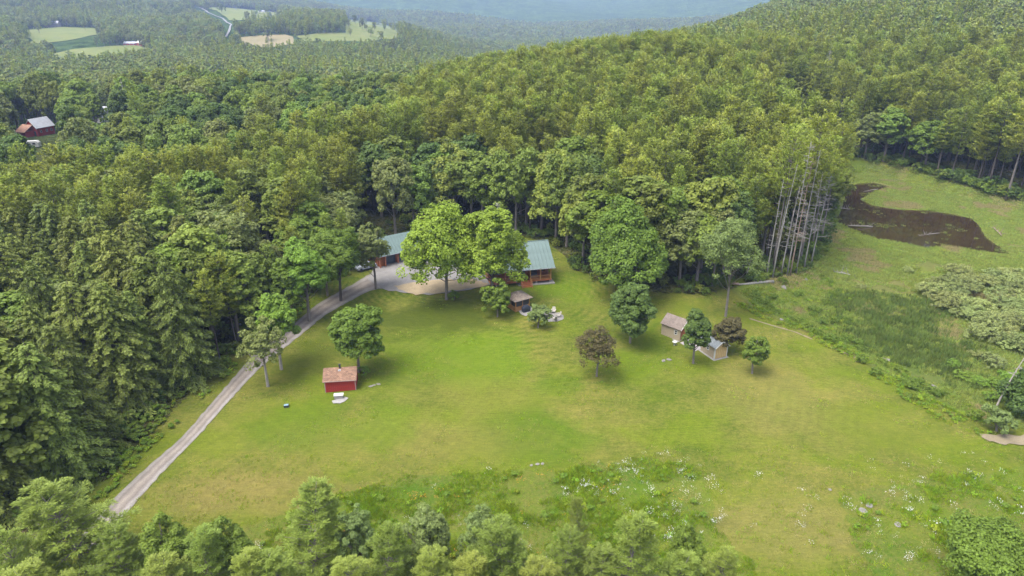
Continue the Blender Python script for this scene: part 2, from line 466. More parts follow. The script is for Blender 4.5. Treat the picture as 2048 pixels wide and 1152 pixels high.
def gravelmat(name, c, track=None):
    m, nt, bs = newmat(name)
    a = noise_n(nt, 0.5, 6, 0.65); b = noise_n(nt, 9.0, 3, 0.8); v = nt.nodes.new('ShaderNodeTexVoronoi')
    v.inputs['Scale'].default_value = 14.0
    r = ramp(nt, a.outputs[0], [(0.3, tuple(x * 0.8 for x in c)), (0.5, c), (0.7, tuple(x * 1.15 for x in c))])
    r2 = ramp(nt, b.outputs[0], [(0.3, (0.7,) * 3), (0.7, (1.3,) * 3)])
    col = mixc(nt, 1.0, r.outputs[0], r2.outputs[0], 'MULTIPLY')
    if track:
        at = nt.nodes.new('ShaderNodeAttribute'); at.attribute_name = 'across'
        n = noise_n(nt, 0.9, 4)
        t = mathn(nt, 'ADD', at.outputs['Fac'], mathn(nt, 'MULTIPLY', mathn(nt, 'SUBTRACT', n.outputs[0], 0.5), 0.22))
        tr = ramp(nt, t, [(0.0, (0.75, 0.78, 0.7)), (0.14, (1.0, 0.98, 0.95)), (0.28, (0.70, 0.66, 0.62)), (0.48, (1.18, 1.12, 1.02)), (0.70, (0.74, 0.69, 0.64)), (0.86, (1.25, 1.25, 1.25)), (1.0, (0.85, 0.88, 0.8))])
        col = mixc(nt, 1.0, col, tr.outputs[0], 'MULTIPLY')
    nt.links.new(col, bs.inputs['Base Color']); bs.inputs['Roughness'].default_value = 0.95
    bump(nt, bs, b.outputs[0], 0.5, 0.03)
    return m
M['road'] = gravelmat('driveway_gravel', (0.185, 0.168, 0.155), True)
M['gravel'] = gravelmat('yard_gravel', (0.165, 0.157, 0.150))
M['straw'] = gravelmat('straw_mulch', (0.26, 0.205, 0.125))
M['dirt'] = gravelmat('bare_dirt', (0.165, 0.135, 0.085))
M['far_road'] = gravelmat('far_road', (0.16, 0.16, 0.165))

# forest floor / far hills: one material on the terrain sheet
m, nt, bs = newmat('terrain_soil')
n1 = noise_n(nt, 0.5, 6, 0.7); n2 = noise_n(nt, 0.06, 6, 0.75); n3 = noise_n(nt, 0.018, 5, 0.6)
near = ramp(nt, n1.outputs[0], [(0.3, (0.035, 0.045, 0.012)), (0.55, (0.075, 0.08, 0.025)), (0.75, (0.13, 0.095, 0.055))])
farc = ramp(nt, n2.outputs[0], [(0.32, (0.02, 0.038, 0.015)), (0.5, (0.05, 0.085, 0.026)), (0.68, (0.085, 0.13, 0.035))])
farc2 = mixc(nt, 1.0, farc.outputs[0], ramp(nt, n3.outputs[0], [(0.35, (0.65, 0.7, 0.7)), (0.65, (1.25, 1.2, 1.1))]).outputs[0], 'MULTIPLY')
vl = nt.nodes.new('ShaderNodeVectorMath'); vl.operation = 'LENGTH'
tc = nt.nodes.new('ShaderNodeTexCoord'); nt.links.new(tc.outputs['Object'], vl.inputs[0])
mr = nt.nodes.new('ShaderNodeMapRange'); mr.inputs['From Min'].default_value = 260; mr.inputs['From Max'].default_value = 420
nt.links.new(vl.outputs['Value'], mr.inputs['Value'])
nt.links.new(mixc(nt, mr.outputs[0], near.outputs[0], farc2), bs.inputs['Base Color'])
bs.inputs['Roughness'].default_value = 1.0; bs.inputs['Specular IOR Level'].default_value = 0.0
bump(nt, bs, n2.outputs[0], 1.0, 9.0)
M['terrain'] = m

# ------------------------------------------------------------------ clearing outline and ground sheets
CLEAR = [PZ(a, b) for a, b in [(140, 1075), (165, 1005), (300, 870), (400, 765), (470, 715), (520, 668), (560, 640), (600, 600), (650, 566), (705, 545),
         (738, 522), (752, 497), (800, 478), (860, 462), (950, 470), (1020, 484), (1095, 486), (1135, 522), (1150, 545), (1215, 572), (1330, 588),
         (1420, 588), (1480, 566), (1545, 552), (1610, 543)]]
CLEAR += [BOG[k] for k in (18, 17, 16, 15, 14, 13, 12, 11, 10, 9)] + [PZ(2300, 1000), PZ(2060, 1500), (45, 20), (25, 44), (-30, 46), PZ(200, 1180)]

def draped(name, poly, step, zoff, mat, extra=None, jitter=0.35, kind='structure'):
    xs = [p[0] for p in poly]; ys = [p[1] for p in poly]
    gx, gy = np.meshgrid(np.arange(min(xs), max(xs), step), np.arange(min(ys), max(ys), step))
    gx = gx.ravel() + rng.uniform(-jitter, jitter, gx.size) * step; gy = gy.ravel() + rng.uniform(-jitter, jitter, gy.size) * step
    k = sdf(poly, gx, gy) > step * 0.4
    out = []
    for i in range(len(poly)):
        a = np.array(poly[i]); b = np.array(poly[(i + 1) % len(poly)])
        n = max(1, int(np.linalg.norm(b - a) / step))
        out += [tuple(a + (b - a) * t / n) for t in range(n)]
    pts = [Vector(p) for p in out] + [Vector((a, b)) for a, b in zip(gx[k], gy[k])]
    if extra is not None: pts += [Vector(p) for p in extra]
    ed = [(i, (i + 1) % len(out)) for i in range(len(out))]
    v, e, f, *_ = delaunay_2d_cdt(pts, ed, [], 1, 1e-4)
    xy = np.array([(p.x, p.y) for p in v])
    z = HV(xy[:, 0], xy[:, 1]) + zoff
    me = np_mesh(name, np.column_stack([xy, z]), np.array([t for t in f if len(t) == 3]), mat, True)
    # make every face look up
    o = link(name, me)
    nrm = np.empty(len(me.polygons) * 3, np.float32); me.polygons.foreach_get('normal', nrm)
    if nrm[2::3].mean() < 0: me.flip_normals()
    return tag(o, kind=kind)

def grow(poly, d):
    """push an outline outwards by d metres"""
    p = np.array(poly); n = len(p); out = []
    area = 0.5 * sum(p[i][0] * p[(i + 1) % n][1] - p[(i + 1) % n][0] * p[i][1] for i in range(n))
    s = 1 if area > 0 else -1
    for i in range(n):
        t = p[(i + 1) % n] - p[i - 1]; t = t / (np.linalg.norm(t) + 1e-9)
        out.append((p[i][0] + s * t[1] * d, p[i][1] - s * t[0] * d))
    return out

def wiggle(poly, step, amp, seed=0):
    """subdivide an outline and make it uneven"""
    out = []; n = len(poly)
    for i in range(n):
        a = np.array(poly[i]); b = np.array(poly[(i + 1) % n]); L = np.linalg.norm(b - a); k = max(1, int(L / step))
        nr = np.array([b[1] - a[1], a[0] - b[0]]) / (L + 1e-9)
        for j in range(k):
            p = a + (b - a) * j / k
            out.append(tuple(p + nr * amp * noise.noise(Vector((p[0] / step / 1.7, p[1] / step / 1.7, seed))) * 2))
    return out

# terrain: polar fan round the camera's foot, fine near and coarse far; sunk under the ground sheets
az = np.concatenate([np.radians(np.linspace(-50, 50, 400)), np.radians(np.linspace(50, 310, 60))[1:-1]])
rr = np.concatenate([[2, 8, 16, 24], np.geomspace(30, 420, 280), np.geomspace(420, 7200, 150)[1:]])
A, Rr = np.meshgrid(az, rr)
X = (Rr * np.sin(A)).ravel(); Y = (Rr * np.cos(A)).ravel()
Z = HV(X, Y)
sink = 1.0 * smooth((np.maximum(sdf(CLEAR, X, Y), sdf(BOG, X, Y)) - 0.5) / 3.0)
Z = Z - sink
na, nr_ = len(az), len(rr)
I = np.arange(na * nr_).reshape(nr_, na); In = np.roll(I, -1, axis=1)
Fq = np.stack([I[:-1], In[:-1], In[1:], I[1:]], -1).reshape(-1, 4)[:, ::-1]
V = np.column_stack([X, Y, Z])
me = np_mesh('terrain', V, Fq, M['terrain'], True)
terrain = tag(link('terrain', me), kind='structure')

lawn_poly = grow(CLEAR, 3.0)
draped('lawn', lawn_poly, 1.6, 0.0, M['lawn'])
bog_poly = grow(BOG, 1.5)
pe = np.array(wiggle(POND, 1.0, 0.3)); 
draped('bog_ground', bog_poly, 1.6, 0.05, M['bog'], extra=[tuple(p) for p in pe] + grow(list(map(tuple, pe)), 1.0) + grow(list(map(tuple, pe)), -1.0))

# road
RL = [(150, 1090), (187, 1045), (212, 1012), (288, 940), (362, 878), (422, 808), (470, 752), (505, 712), (545, 684), (592, 645), (622, 618), (655, 596), (700, 572), (742, 546), (775, 536)]
RRt = [(205, 1105), (240, 1040), (285, 990), (335, 935), (395, 875), (447, 815), (492, 765), (528, 728), (568, 697), (612, 662), (648, 632), (690, 608), (735, 583), (775, 574), (800, 574)]
rl = [np.array(P(*p)) for p in RL]; rt = [np.array(P(*p)) for p in RRt]
def resample(pl, n):
    pl = np.array(pl); s = np.concatenate([[0], np.cumsum(np.linalg.norm(np.diff(pl, axis=0), axis=1))])
    t = np.linspace(0, s[-1], n)
    return np.column_stack([np.interp(t, s, pl[:, 0]), np.interp(t, s, pl[:, 1])])
n = 90; nc = 9
a_, b_ = resample(rl, n), resample(rt, n)
# slight smoothing along the road
for _ in range(4):
    a_[1:-1] = (a_[:-2] + 2 * a_[1:-1] + a_[2:]) / 4; b_[1:-1] = (b_[:-2] + 2 * b_[1:-1] + b_[2:]) / 4
V = []; ac = []
for i in range(n):
    for j in range(nc):
        t = j / (nc - 1); e = (0.16 * noise.noise(Vector((i * 0.9, j * 3.0, 0)))) if j in (0, nc - 1) else 0
        p = a_[i] * (1 - t - e * 0.6) + b_[i] * (t + e * 0.6)
        z = H1(*p) + 0.05 + (0.05 * math.sin(math.pi * t)); V.append((p[0], p[1], z)); ac.append(t)
Fc = [(i * nc + j, i * nc + j + 1, (i + 1) * nc + j + 1, (i + 1) * nc + j) for i in range(n - 1) for j in range(nc - 1)]
me = np_mesh('driveway', V, Fc, M['road'], True)
at = me.attributes.new('across', 'FLOAT', 'POINT'); at.data.foreach_set('value', np.array(ac, np.float32))
tag(link('driveway', me), kind='structure')
ROAD = [tuple(p) for p in a_] + [tuple(p) for p in b_[::-1]]

YARD = wiggle([P(*p) for p in [(735, 560), (752, 532), (830, 512), (905, 500), (965, 512), (1012, 540), (1020, 560), (975, 572), (930, 582), (860, 590), (800, 586), (770, 580)]], 1.0, 0.3)
draped('gravel_yard', YARD, 1.2, 0.125, M['gravel'])
STRAW = wiggle([P(*p) for p in [(788, 574), (815, 568), (850, 562), (900, 560), (950, 560), (975, 567), (965, 576), (925, 580), (890, 586), (835, 590), (808, 585)]], 0.8, 0.45, 3)
draped('straw_patch', STRAW, 0.9, 0.165, M['straw'])
MEAD = wiggle([P(*p) for p in [(505, 1050), (640, 1010), (700, 984), (780, 962), (860, 948), (990, 940), (1140, 944), (1225, 925), (1290, 914), (1365, 926), (1410, 950),
       (1425, 1000), (1430, 1060), (1500, 1120), (1530, 1250), (1000, 1300), (500, 1300), (440, 1120)]], 1.0, 0.6, 5)
draped('wildflower_meadow', MEAD, 1.2, 0.03, M['meadow'])
MEAD2 = wiggle([P(*p) for p in [(1690, 990), (1760, 975), (1850, 955), (1950, 945), (2080, 930), (2250, 1100), (2050, 1300), (1800, 1200), (1720, 1110), (1690, 1050)]], 1.0, 0.6, 6)
draped('wildflower_meadow', MEAD2, 1.2, 0.03, M['meadow'])
# bare track along the bank
def ribbon(name, pix, w, mat, zoff, seed):
    p = resample([P(*q) for q in pix], 40); L, Rt_ = [], []
    for i in range(len(p)):
        t = p[min(i + 1, len(p) - 1)] - p[max(i - 1, 0)]; t = t / np.linalg.norm(t)
        ww = w * (0.6 + 0.9 * abs(noise.noise(Vector((i * 0.45, seed, 0)))))
        if i in (0, len(p) - 1): ww *= 0.2
        L.append((p[i][0] - t[1] * ww, p[i][1] + t[0] * ww)); Rt_.append((p[i][0] + t[1] * ww * 0.9, p[i][1] - t[0] * ww * 0.9))
    return draped(name, L + Rt_[::-1], max(w * 0.8, 0.3), zoff, mat)
ribbon('dirt_track', [(1498, 637), (1540, 650), (1590, 664), (1625, 679)], 0.30, M['dirt'], 0.04, 1)
ribbon('dirt_track', [(1648, 690), (1680, 702), (1712, 716)], 0.24, M['dirt'], 0.04, 5)
draped('dirt_patch', wiggle([P(*p) for p in [(1958, 868), (1990, 870), (2048, 872), (2100, 880), (2080, 893), (2010, 890), (1975, 884)]], 0.6, 0.3, 8), 0.6, 0.12, M['dirt'])

# pond water
m, nt, bs = newmat('pond_water')
n = noise_n(nt, 0.35, 6, 0.72)
r = ramp(nt, n.outputs[0], [(0.3, (0.018, 0.012, 0.006)), (0.6, (0.034, 0.022, 0.010)), (0.8, (0.045, 0.037, 0.014))])
nt.links.new(r.outputs[0], bs.inputs['Base Color'])
bs.inputs['Roughness'].default_value = 0.05; bs.inputs['Specular IOR Level'].default_value = 0.5
n = noise_n(nt, 2.5, 3); bump(nt, bs, n.outputs[0], 0.03, 0.02)
M['water'] = m
pg = grow(POND, 2.5)
me = bpy.data.meshes.new('pond_water'); me.from_pydata([(p[0], p[1], BOG_Z - 0.12) for p in pg], [], [tuple(range(len(pg)))][:1]); me.materials.append(m); me.update()
if me.polygons[0].normal.z < 0: me.flip_normals()
tag(link('pond_water', me), kind='structure')

# far fields and road
FIELDS = []
def field(name, pix, mat, step=16):
    pl = wiggle([P(*p) for p in pix], 25, 5, 2); FIELDS.append([p for p in pix])
    return draped(name, pl, step, 0.6, mat)
field('far_hay_field', [(45, 60), (118, 54), (190, 57), (208, 66), (160, 76), (130, 84), (62, 88)], M['field'])
field('far_hay_field', [(80, 112), (150, 99), (240, 92), (285, 90), (302, 98), (250, 110), (180, 116), (120, 120)], M['field'])
field('far_hay_field', [(692, 38), (760, 46), (798, 58), (797, 76), (740, 86), (660, 84), (600, 84), (590, 72), (690, 66)], M['field'])
field('far_mown_field', [(470, 78), (520, 71), (575, 70), (588, 74), (596, 86), (540, 96), (490, 92)], M['tan_field'])
field('far_hay_field', [(405, 16), (440, 14), (500, 20), (560, 26), (574, 31), (520, 38), (465, 42)], M['field'])
ribbon('far_road', [(388, 14), (418, 27), (446, 38), (463, 50), (459, 62), (450, 78)], 2.3, M['far_road'], 1.3, 4)
FIELDS.append([(388, 12), (430, 28), (468, 40), (470, 60), (456, 84), (444, 80), (452, 55), (436, 42), (384, 20)])

# ------------------------------------------------------------------ tree meshes
def unit(v): return v / (np.linalg.norm(v, axis=-1, keepdims=True) + 1e-9)

def cards(C, A, N, L, W):
    """leaf-shaped quads: centre, long axis, rough normal, length, width"""
    A = unit(A); B = unit(np.cross(A, N))
    L = np.broadcast_to(np.asarray(L, float), (len(C),))[:, None] / 2; W = np.broadcast_to(np.asarray(W, float), (len(C),))[:, None] / 2
    V = np.stack([C - A * L, C + B * W - A * L * 0.1, C + A * L, C - B * W - A * L * 0.1], 1).reshape(-1, 3)
    return V

def card_mesh(name, V, mat):
    return np_mesh(name, V, np.arange(len(V)).reshape(-1, 4), mat)

def broad_tree(seed, Ht=18.0, w=11.0, base=0.16, nclump=210, nleaf=75, leaf=0.42, shape='round', sparse=0.0, mat=None, bark=None, name='broadleaf', trunk_r=0.28):
    g = np.random.default_rng(seed)
    rx, rz = w / 2, Ht * (1 - base) / 2; cz = Ht * base + rz
    d = unit(g.normal(size=(nclump, 3)))
    d[:, 2] = np.where(d[:, 2] < -0.55, -d[:, 2] * 0.6, d[:, 2]); d = unit(d)
    # lumpy silhouette: a few large lobes
    lobes = unit(g.normal(size=(9, 3))); lob = np.max(d @ lobes.T, 1)
    rad = (0.60 + 0.40 * lob ** 2.5) * np.where(g.random(nclump) < 0.28, g.uniform(0.35, 0.8, nclump), g.uniform(0.88, 1.0, nclump))
    sc = np.array([rx, rx, rz])
    nzd = np.array([noise.noise(Vector(q) * 1.6 + Vector((seed * 1.7, 0, 0))) for q in d])
    rad = rad * (1 + 0.30 * nzd)
    rad = np.where(nzd < -0.30, rad * 0.72, rad)           # bays in the outline
    c = d * rad[:, None] * sc
    c[:, 0] += 0.10 * rx * math.sin(seed) * (c[:, 2] / rz); c[:, 1] += 0.10 * rx * math.cos(seed) * (c[:, 2] / rz)
    if shape == 'cone': c[:, :2] *= (1.15 - 0.75 * (c[:, 2:] / rz * 0.5 + 0.5))
    if shape == 'egg': c[:, :2] *= (1.12 - 0.38 * (c[:, 2:] / rz * 0.5 + 0.5))
    if shape == 'vase': c[:, :2] *= (0.62 + 0.42 * (c[:, 2:] / rz * 0.5 + 0.5))
    c[:, 2] += cz
    cr = g.uniform(0.55, 1.3, nclump) * (w * 0.095)
    keep = g.random(nclump) > sparse
    c, cr, d = c[keep], cr[keep], d[keep]; k = len(c)
    n = nleaf
    u = unit(g.normal(size=(k, n, 3)) + np.array([0, 0, 0.55]) + d[:, None, :] * 0.5)
    r_ = cr[:, None, None] * (0.55 + 0.5 * g.random((k, n, 1)) ** 0.6)
    C = c[:, None, :] + u * r_ * np.array([1, 1, 0.72])
    C = C.reshape(-1, 3)
    N = unit(u.reshape(-1, 3) * 0.9 + np.array([0, 0, 0.6]) + g.normal(size=C.shape) * 0.38)
    A = unit(np.cross(N, g.normal(size=C.shape)))
    A[:, 2] -= 0.2
    s = leaf * g.uniform(0.65, 1.35, len(C))
    V = cards(C, A, N, s * 1.15, s * 0.95)
    V[:, 2] = np.maximum(V[:, 2], 0.12)
    crown = card_mesh(name + '_crown', V, mat)
    mb = MB(); lean = g.normal(size=2) * 0.25
    top = Ht * 0.8
    tp = [(0, 0, -0.7), (0, 0, 0.15), (lean[0] * 0.3, lean[1] * 0.3, Ht * 0.22), (lean[0], lean[1], Ht * 0.5), (lean[0] * 1.5, lean[1] * 1.3, top)]
    tr = [trunk_r * 1.7, trunk_r * 1.25, trunk_r, trunk_r * 0.6, trunk_r * 0.15]
    mb.tube(tp, tr, 8)
    for i in g.permutation(k)[:min(26, k)]:
        z0 = max(Ht * base * 0.9, min(top * 0.9, c[i][2] * g.uniform(0.45, 0.75))); f_ = z0 / top
        s0 = Vector((lean[0] * f_ * 1.3, lean[1] * f_ * 1.2, z0)); e = Vector(c[i])
        if e.z < z0: continue
        mid = s0.lerp(e, 0.5) + Vector((0, 0, 0.25 * (e.z - s0.z) * -0.3)); 
        mb.tube([s0, mid, e], [trunk_r * 0.34, trunk_r * 0.2, 0.03], 5)
    return crown, mb.mesh(name + '_trunk', bark or M['bark'], True)

def pine_tree(seed, Ht=25.0, bare=0.4, w=8.0, fine=1.0, mat=None, bark=None, gap=0.95, name='pine', conic=0.5, nb=5, clump_n=26, deadb=True):
    """white pine: tiers of level boughs that end in upturned feathery tufts"""
    g = np.random.default_rng(seed)
    Cs, As, Ns, Ls = [], [], [], []
    mb = MB(); lean = g.normal(size=2) * 0.3
    def axis(z): t = z / Ht; return np.array([lean[0] * t * t * 2, lean[1] * t * t * 2, z])
    mb.tube([axis(z) if z > 0 else (0, 0, -0.8) for z in np.linspace(0, Ht, 7)], [Ht * 0.011 * (1.0 - t) ** 1.2 + 0.015 for t in np.linspace(0, 1, 7)], 7)
    z = Ht * bare
    a0 = g.uniform(0, 6.28)
    while z < Ht - 0.25:
        t = (z - Ht * bare) / (Ht * (1 - bare))
        Lmax = w / 2 * min(1.0, (1 - t) ** conic * 1.08 + 0.06) * min(1, 0.62 + 1.6 * t)
        kb = nb if t < 0.9 else 4
        a0 += 0.7
        for b in range(kb):
            if g.random() < 0.10: continue
            a = a0 + b * 6.283 / kb + g.normal() * 0.28
            L = Lmax * g.uniform(0.62, 1.18)
            rise = g.uniform(0.06, 0.18) + 0.8 * t ** 2
            dirh = np.array([math.cos(a), math.sin(a), 0.0]); side = np.array([-dirh[1], dirh[0], 0])
            s0 = axis(z)
            def pt(s): return s0 + dirh * L * s + np.array([0, 0, L * (rise * s + 0.18 * s * s - 0.10 * math.sin(s * 3.1))])
            if L > 1.2: mb.tube([pt(0), pt(0.5), pt(0.95)], [0.035 + 0.012 * L, 0.03, 0.012], 4)
            ncl = max(2, int(L * 2.4))
            for q in range(ncl):
                s = (q + 0.7 + g.random() * 0.3) / ncl
                s = 0.14 + 0.86 * s
                off = g.normal() * 0.26 * L * (1.15 - s) * 1.3 if q < ncl - 1 else 0
                cpos = pt(s) + side * off + np.array([0, 0, abs(off) * 0.12])
                m_ = int(clump_n * g.uniform(0.7, 1.3))
                out = unit(dirh * 0.8 + side * np.sign(off + 1e-6) * min(1, abs(off)) + np.array([0, 0, 0.38]))
                dd = unit(g.normal(size=(m_, 3)) * np.array([0.65, 0.65, 0.3]) + out)
                cl = 0.55 + 0.14 * L / 3
                Cs.append(cpos + dd * cl * g.uniform(0.15, 0.95, (m_, 1)) + np.array([0, 0, 1.0]) * g.normal(size=(m_, 1)) * 0.07); As.append(dd)
                Ns.append(unit(g.normal(size=(m_, 3)) * 0.32 + np.array([0, 0, 1.0]))); Ls.append(g.uniform(0.38, 0.62, m_) * (0.9 / fine ** 0.9))
        z += gap * g.uniform(0.75, 1.25) * (1 if t < 0.75 else 0.7)
    C = np.concatenate(Cs); A = np.concatenate(As); N = np.concatenate(Ns); L = np.concatenate(Ls)
    crown = card_mesh(name + '_crown', cards(C, A, N, L * 1.15, L * (0.44 if 0.5 < fine < 1.5 else 0.30 if fine > 1 else 0.55)), mat)
    if deadb:
        for _ in range(int(14 * (1 if bare > 0.3 else 0))):
            zz = Ht * g.uniform(0.22, bare + 0.05); a = g.uniform(0, 6.28); L_ = g.uniform(0.6, 2.0)
            s0 = axis(zz); mb.tube([s0, s0 + np.array([math.cos(a) * L_, math.sin(a) * L_, L_ * g.uniform(-0.25, 0.15)])], [0.045, 0.012], 4)
    return crown, mb.mesh(name + '_trunk', bark or M['bark_dark'], True)

def hemlock_tree(seed, Ht=21.0, w=10.5, mat=None, name='hemlock', leaf=0.27, dens=2.1):
    """broad cone of drooping, shaggy sprays down to the ground"""
    g = np.random.default_rng(seed)
    mb = MB(); mb.tube([(0, 0, -0.8), (0, 0, Ht * 0.5), (0, 0, Ht)], [0.34, 0.2, 0.02], 7)
    Cs, As, Ns = [], [], []
    z = 1.2
    while z < Ht:
        t = z / Ht; Lm = w / 2 * (1 - t) ** 0.55 + 0.15
        kb = int(7 + 4 * (1 - t)); a0 = g.uniform(0, 6.28)
        for b in range(kb):
            a = a0 + b * 6.283 / kb + g.normal() * 0.2; L = Lm * g.uniform(0.6, 1.18)
            dh = np.array([math.cos(a), math.sin(a), 0]); sd = np.array([-dh[1], dh[0], 0])
            if L > 1.5: mb.tube([(0, 0, z), tuple(dh * L * 0.6 + np.array([0, 0, z + L * 0.08])), tuple(dh * L * 0.95 + np.array([0, 0, z - L * 0.1]))], [0.05, 0.03, 0.01], 4)
            m_ = int((10 + 34 * L / 5) * 1.5 * dens)
            s = g.uniform(0.25, 1.0, m_) ** 0.7; off = g.normal(size=m_) * 0.22 * L * (1.12 - s)
            zz = z + L * (0.26 * s - 0.42 * s * s) - np.abs(off) * 0.25 + g.normal(size=m_) * 0.09
            C = dh[None] * (L * s)[:, None] + sd[None] * off[:, None]; C[:, 2] = zz
            Cs.append(C); A = dh[None] * 0.8 + sd[None] * (np.sign(off) * 0.6)[:, None] + np.array([0, 0, -0.35]) + g.normal(size=(m_, 3)) * 0.3
            As.append(A); Ns.append(unit(g.normal(size=(m_, 3)) * 0.45 + np.array([0, 0, 1]) + dh * 0.4))
        z += 0.62 * g.uniform(0.8, 1.2)
    C = np.concatenate(Cs); L = leaf * g.uniform(0.8, 1.7, len(C))
    return card_mesh(name + '_crown', cards(C, np.concatenate(As), np.concatenate(Ns), L * 1.35, L * 0.6), mat or M['hemlock']), mb.mesh(name + '_trunk', M['bark_dark'], True)

def bare_tree(seed, Ht=22.0, w=6.0, n=46, start=0.25, mat=None, name='snag', r=0.24, twigs=2, up=0.1, lean=None):
    g = np.random.default_rng(seed); mb = MB()
    lean = lean if lean is not None else g.normal(size=2) * 0.5
    ax = lambda z: np.array([lean[0] * (z / Ht) ** 1.5, lean[1] * (z / Ht) ** 1.5, z])
    mb.tube([ax(z) if z > 0 else (0, 0, -0.6) for z in np.linspace(0, Ht, 7)], [r * (1.05 - t) + 0.02 for t in np.linspace(0, 1, 7)], 7)
    br = MB()
    for _ in range(n):
        z = Ht * g.uniform(start, 0.98); t = z / Ht; a = g.uniform(0, 6.28); L = w / 2 * g.uniform(0.4, 1.1) * (1.25 - t)
        s0 = ax(z); d = np.array([math.cos(a), math.sin(a), up + g.normal() * 0.12])
        br.tube([s0, s0 + d * L * 0.55, s0 + d * L + np.array([0, 0, L * 0.12])], [0.055, 0.035, 0.012], 4)
        for q in range(twigs):
            s1 = s0 + d * L * g.uniform(0.3, 0.9); d2 = unit(d + g.normal(size=3) * 0.55); br.tube([s1, s1 + d2 * L * 0.4], [0.026, 0.01], 3)
    return br.mesh(name + '_branches', mat or M['deadwood'], False), mb.mesh(name + '_trunk', mat or M['deadwood'], True)

# variants (crown, trunk), shared by all the copies
PINES = [pine_tree(100 + i, 25, bare=[0.34, 0.42, 0.38, 0.5, 0.3, 0.36][i], w=[8.2, 7.2, 8.8, 7.6, 7.8, 8.4][i], mat=M['pine'], clump_n=20, nb=7, conic=[.6, .75, .55, .65, .7, .6][i], gap=[1.15, 1.25, 1.2, 1.35, 1.15, 1.25][i], name='pine') for i in range(6)]
TALLP = [pine_tree(120 + i, 30, bare=0.55, w=10.5, mat=M['pine'], clump_n=20, gap=1.2, nb=6, conic=0.42, name='tall_pine') for i in range(3)]
FINEP = [pine_tree(140 + i, 15, bare=0.12, w=[7.4, 6.4, 7.0][i], fine=2.2, mat=M['pine_near'], clump_n=85, nb=6, gap=1.0, conic=0.8, name='young_pine') for i in range(3)]
BROAD = [broad_tree(200 + i, 18, w=[11, 10, 12, 9.5, 10.5, 11.5][i], base=[.14, .2, .12, .22, .16, .15][i], shape=['round', 'egg', 'round', 'egg', 'vase', 'round'][i],
         nclump=200, nleaf=62, leaf=0.44, mat=M['leaf'], name='broadleaf') for i in range(6)]
HEML = [hemlock_tree(300 + i, 21, [12.5, 11.5, 13][i]) for i in range(3)]
FARB = [broad_tree(400 + i, 17, w=[11, 12, 10, 13][i], base=0.05, nclump=60, nleaf=13, leaf=1.15, mat=M['leaf_far'], name='distant_broadleaf') for i in range(4)]
FARP = [pine_tree(420 + i, 20, bare=0.12, w=7.5, fine=0.25, mat=M['pine'], clump_n=3, gap=1.8, conic=0.7, name='distant_pine', deadb=False) for i in range(2)]

def place_tree(name, pair, label, cat, x, y, Ht, w=None, h0=None, w0=None, rz=None, group=None, mat=None, second='crown', dz=0.0, bark=None):
    """an Empty at the foot, crown and trunk as its parts"""
    z = H1(x, y)
    o = thing(name, label, cat, (x, y, z + dz), rng.uniform(0, 6.28) if rz is None else rz, group)
    s = Ht / h0; sx = (w / w0) if w else s
    for nm, me in ((second, pair[0]), ('trunk', pair[1])):
        c = link(nm, me, o); c.scale = (sx, sx, s)
        if nm == 'branches': c['kind'] = 'stuff'
        mm = mat if nm == second else bark
        if mm:
            c.material_slots[0].link = 'OBJECT'; c.material_slots[0].material = mm
    return o

# ------------------------------------------------------------------ single trees, read from the photograph
TAKEN = []       # (x, y, radius) kept clear of forest trees
def hero(px, py, top, wpx, label, name='broadleaf_tree', mat=None, seed=0, base=0.16, cat='tree', shape='round', sparse=0.0, leaf=0.3, nclump=260, nleaf=110,
         bark=None, group=None, trunk_r=None, rz=0.0, dx=0.0, maxh=None):
    x, y = P(px, py); z = H1(x, y)
    d = ray(px, top); Ht = CAM_H + d.z * (y / d.y) - z
    depth = y * math.cos(PITCH) + (CAM_H - z - Ht * 0.5) * math.sin(PITCH)
    w = wpx * depth / F
    Ht = Ht * 0.97
    tr = trunk_r or max(0.12, 0.016 * Ht)
    pair = broad_tree(seed or int(px + py), Ht, w, base, nclump, nleaf, leaf, shape, sparse, mat or M['leaf_mid'], bark or M['bark'], name, tr)
    o = place_tree(name, pair, label, cat, x, y, Ht, h0=Ht, rz=rz, group=group)
    if dx:
        for c in o.children:
            if c.name.startswith('crown'): c.location.x = dx
    TAKEN.append((x, y, w * 0.42))
    return o

hero(893, 599, 414, 165, 'tall lime-green tree with a visible grey trunk on the lawn edge before the straw patch', mat=M['leaf_lime'], base=0.07, nclump=330, leaf=0.34, seed=11, shape='round')
hero(985, 606, 412, 138, 'lime-green tree hiding the left half of the green-roofed cabin', mat=M['leaf_lime'], base=0.10, nclump=340, leaf=0.34, seed=12)
hero(995, 634, 562, 62, 'dark round bush beside the shingled gazebo', 'round_bush', M['leaf_mid'], 13, 0.02, 'bush', nclump=120, nleaf=90, leaf=0.26)
hero(908, 600, 583, 26, 'low shrub at the foot of the lime-green tree', 'low_shrub', M['leaf_mid'], 14, 0.0, 'bush', nclump=40, nleaf=70, leaf=0.2)
hero(718, 745, 597, 112, 'round-crowned tree standing just behind the red shed', mat=M['leaf_mid'], base=0.08, seed=15, shape='egg', nclump=300)
hero(728, 748, 734, 26, 'tuft of low shrub at the corner of the red shed', 'low_shrub', M['leaf_bright'], 16, 0.0, 'bush', nclump=30, nleaf=60, leaf=0.18)
hero(1260, 686, 570, 97, 'dark green oval tree on the lawn between cabin and tan sheds', mat=M['leaf_dark'], base=0.03, seed=17, shape='round', nclump=300)
hero(1193, 753, 652, 86, 'russet-tinged sparse tree alone in the middle of the lawn', mat=M['leaf_russet'], base=0.08, seed=18, shape='egg', sparse=0.35, nclump=260, nleaf=60, leaf=0.17)
hero(1386, 727, 616, 56, 'slim green tree growing between the two tan sheds', mat=M['leaf_dark'], base=0.16, seed=19, shape='egg', nclump=230)
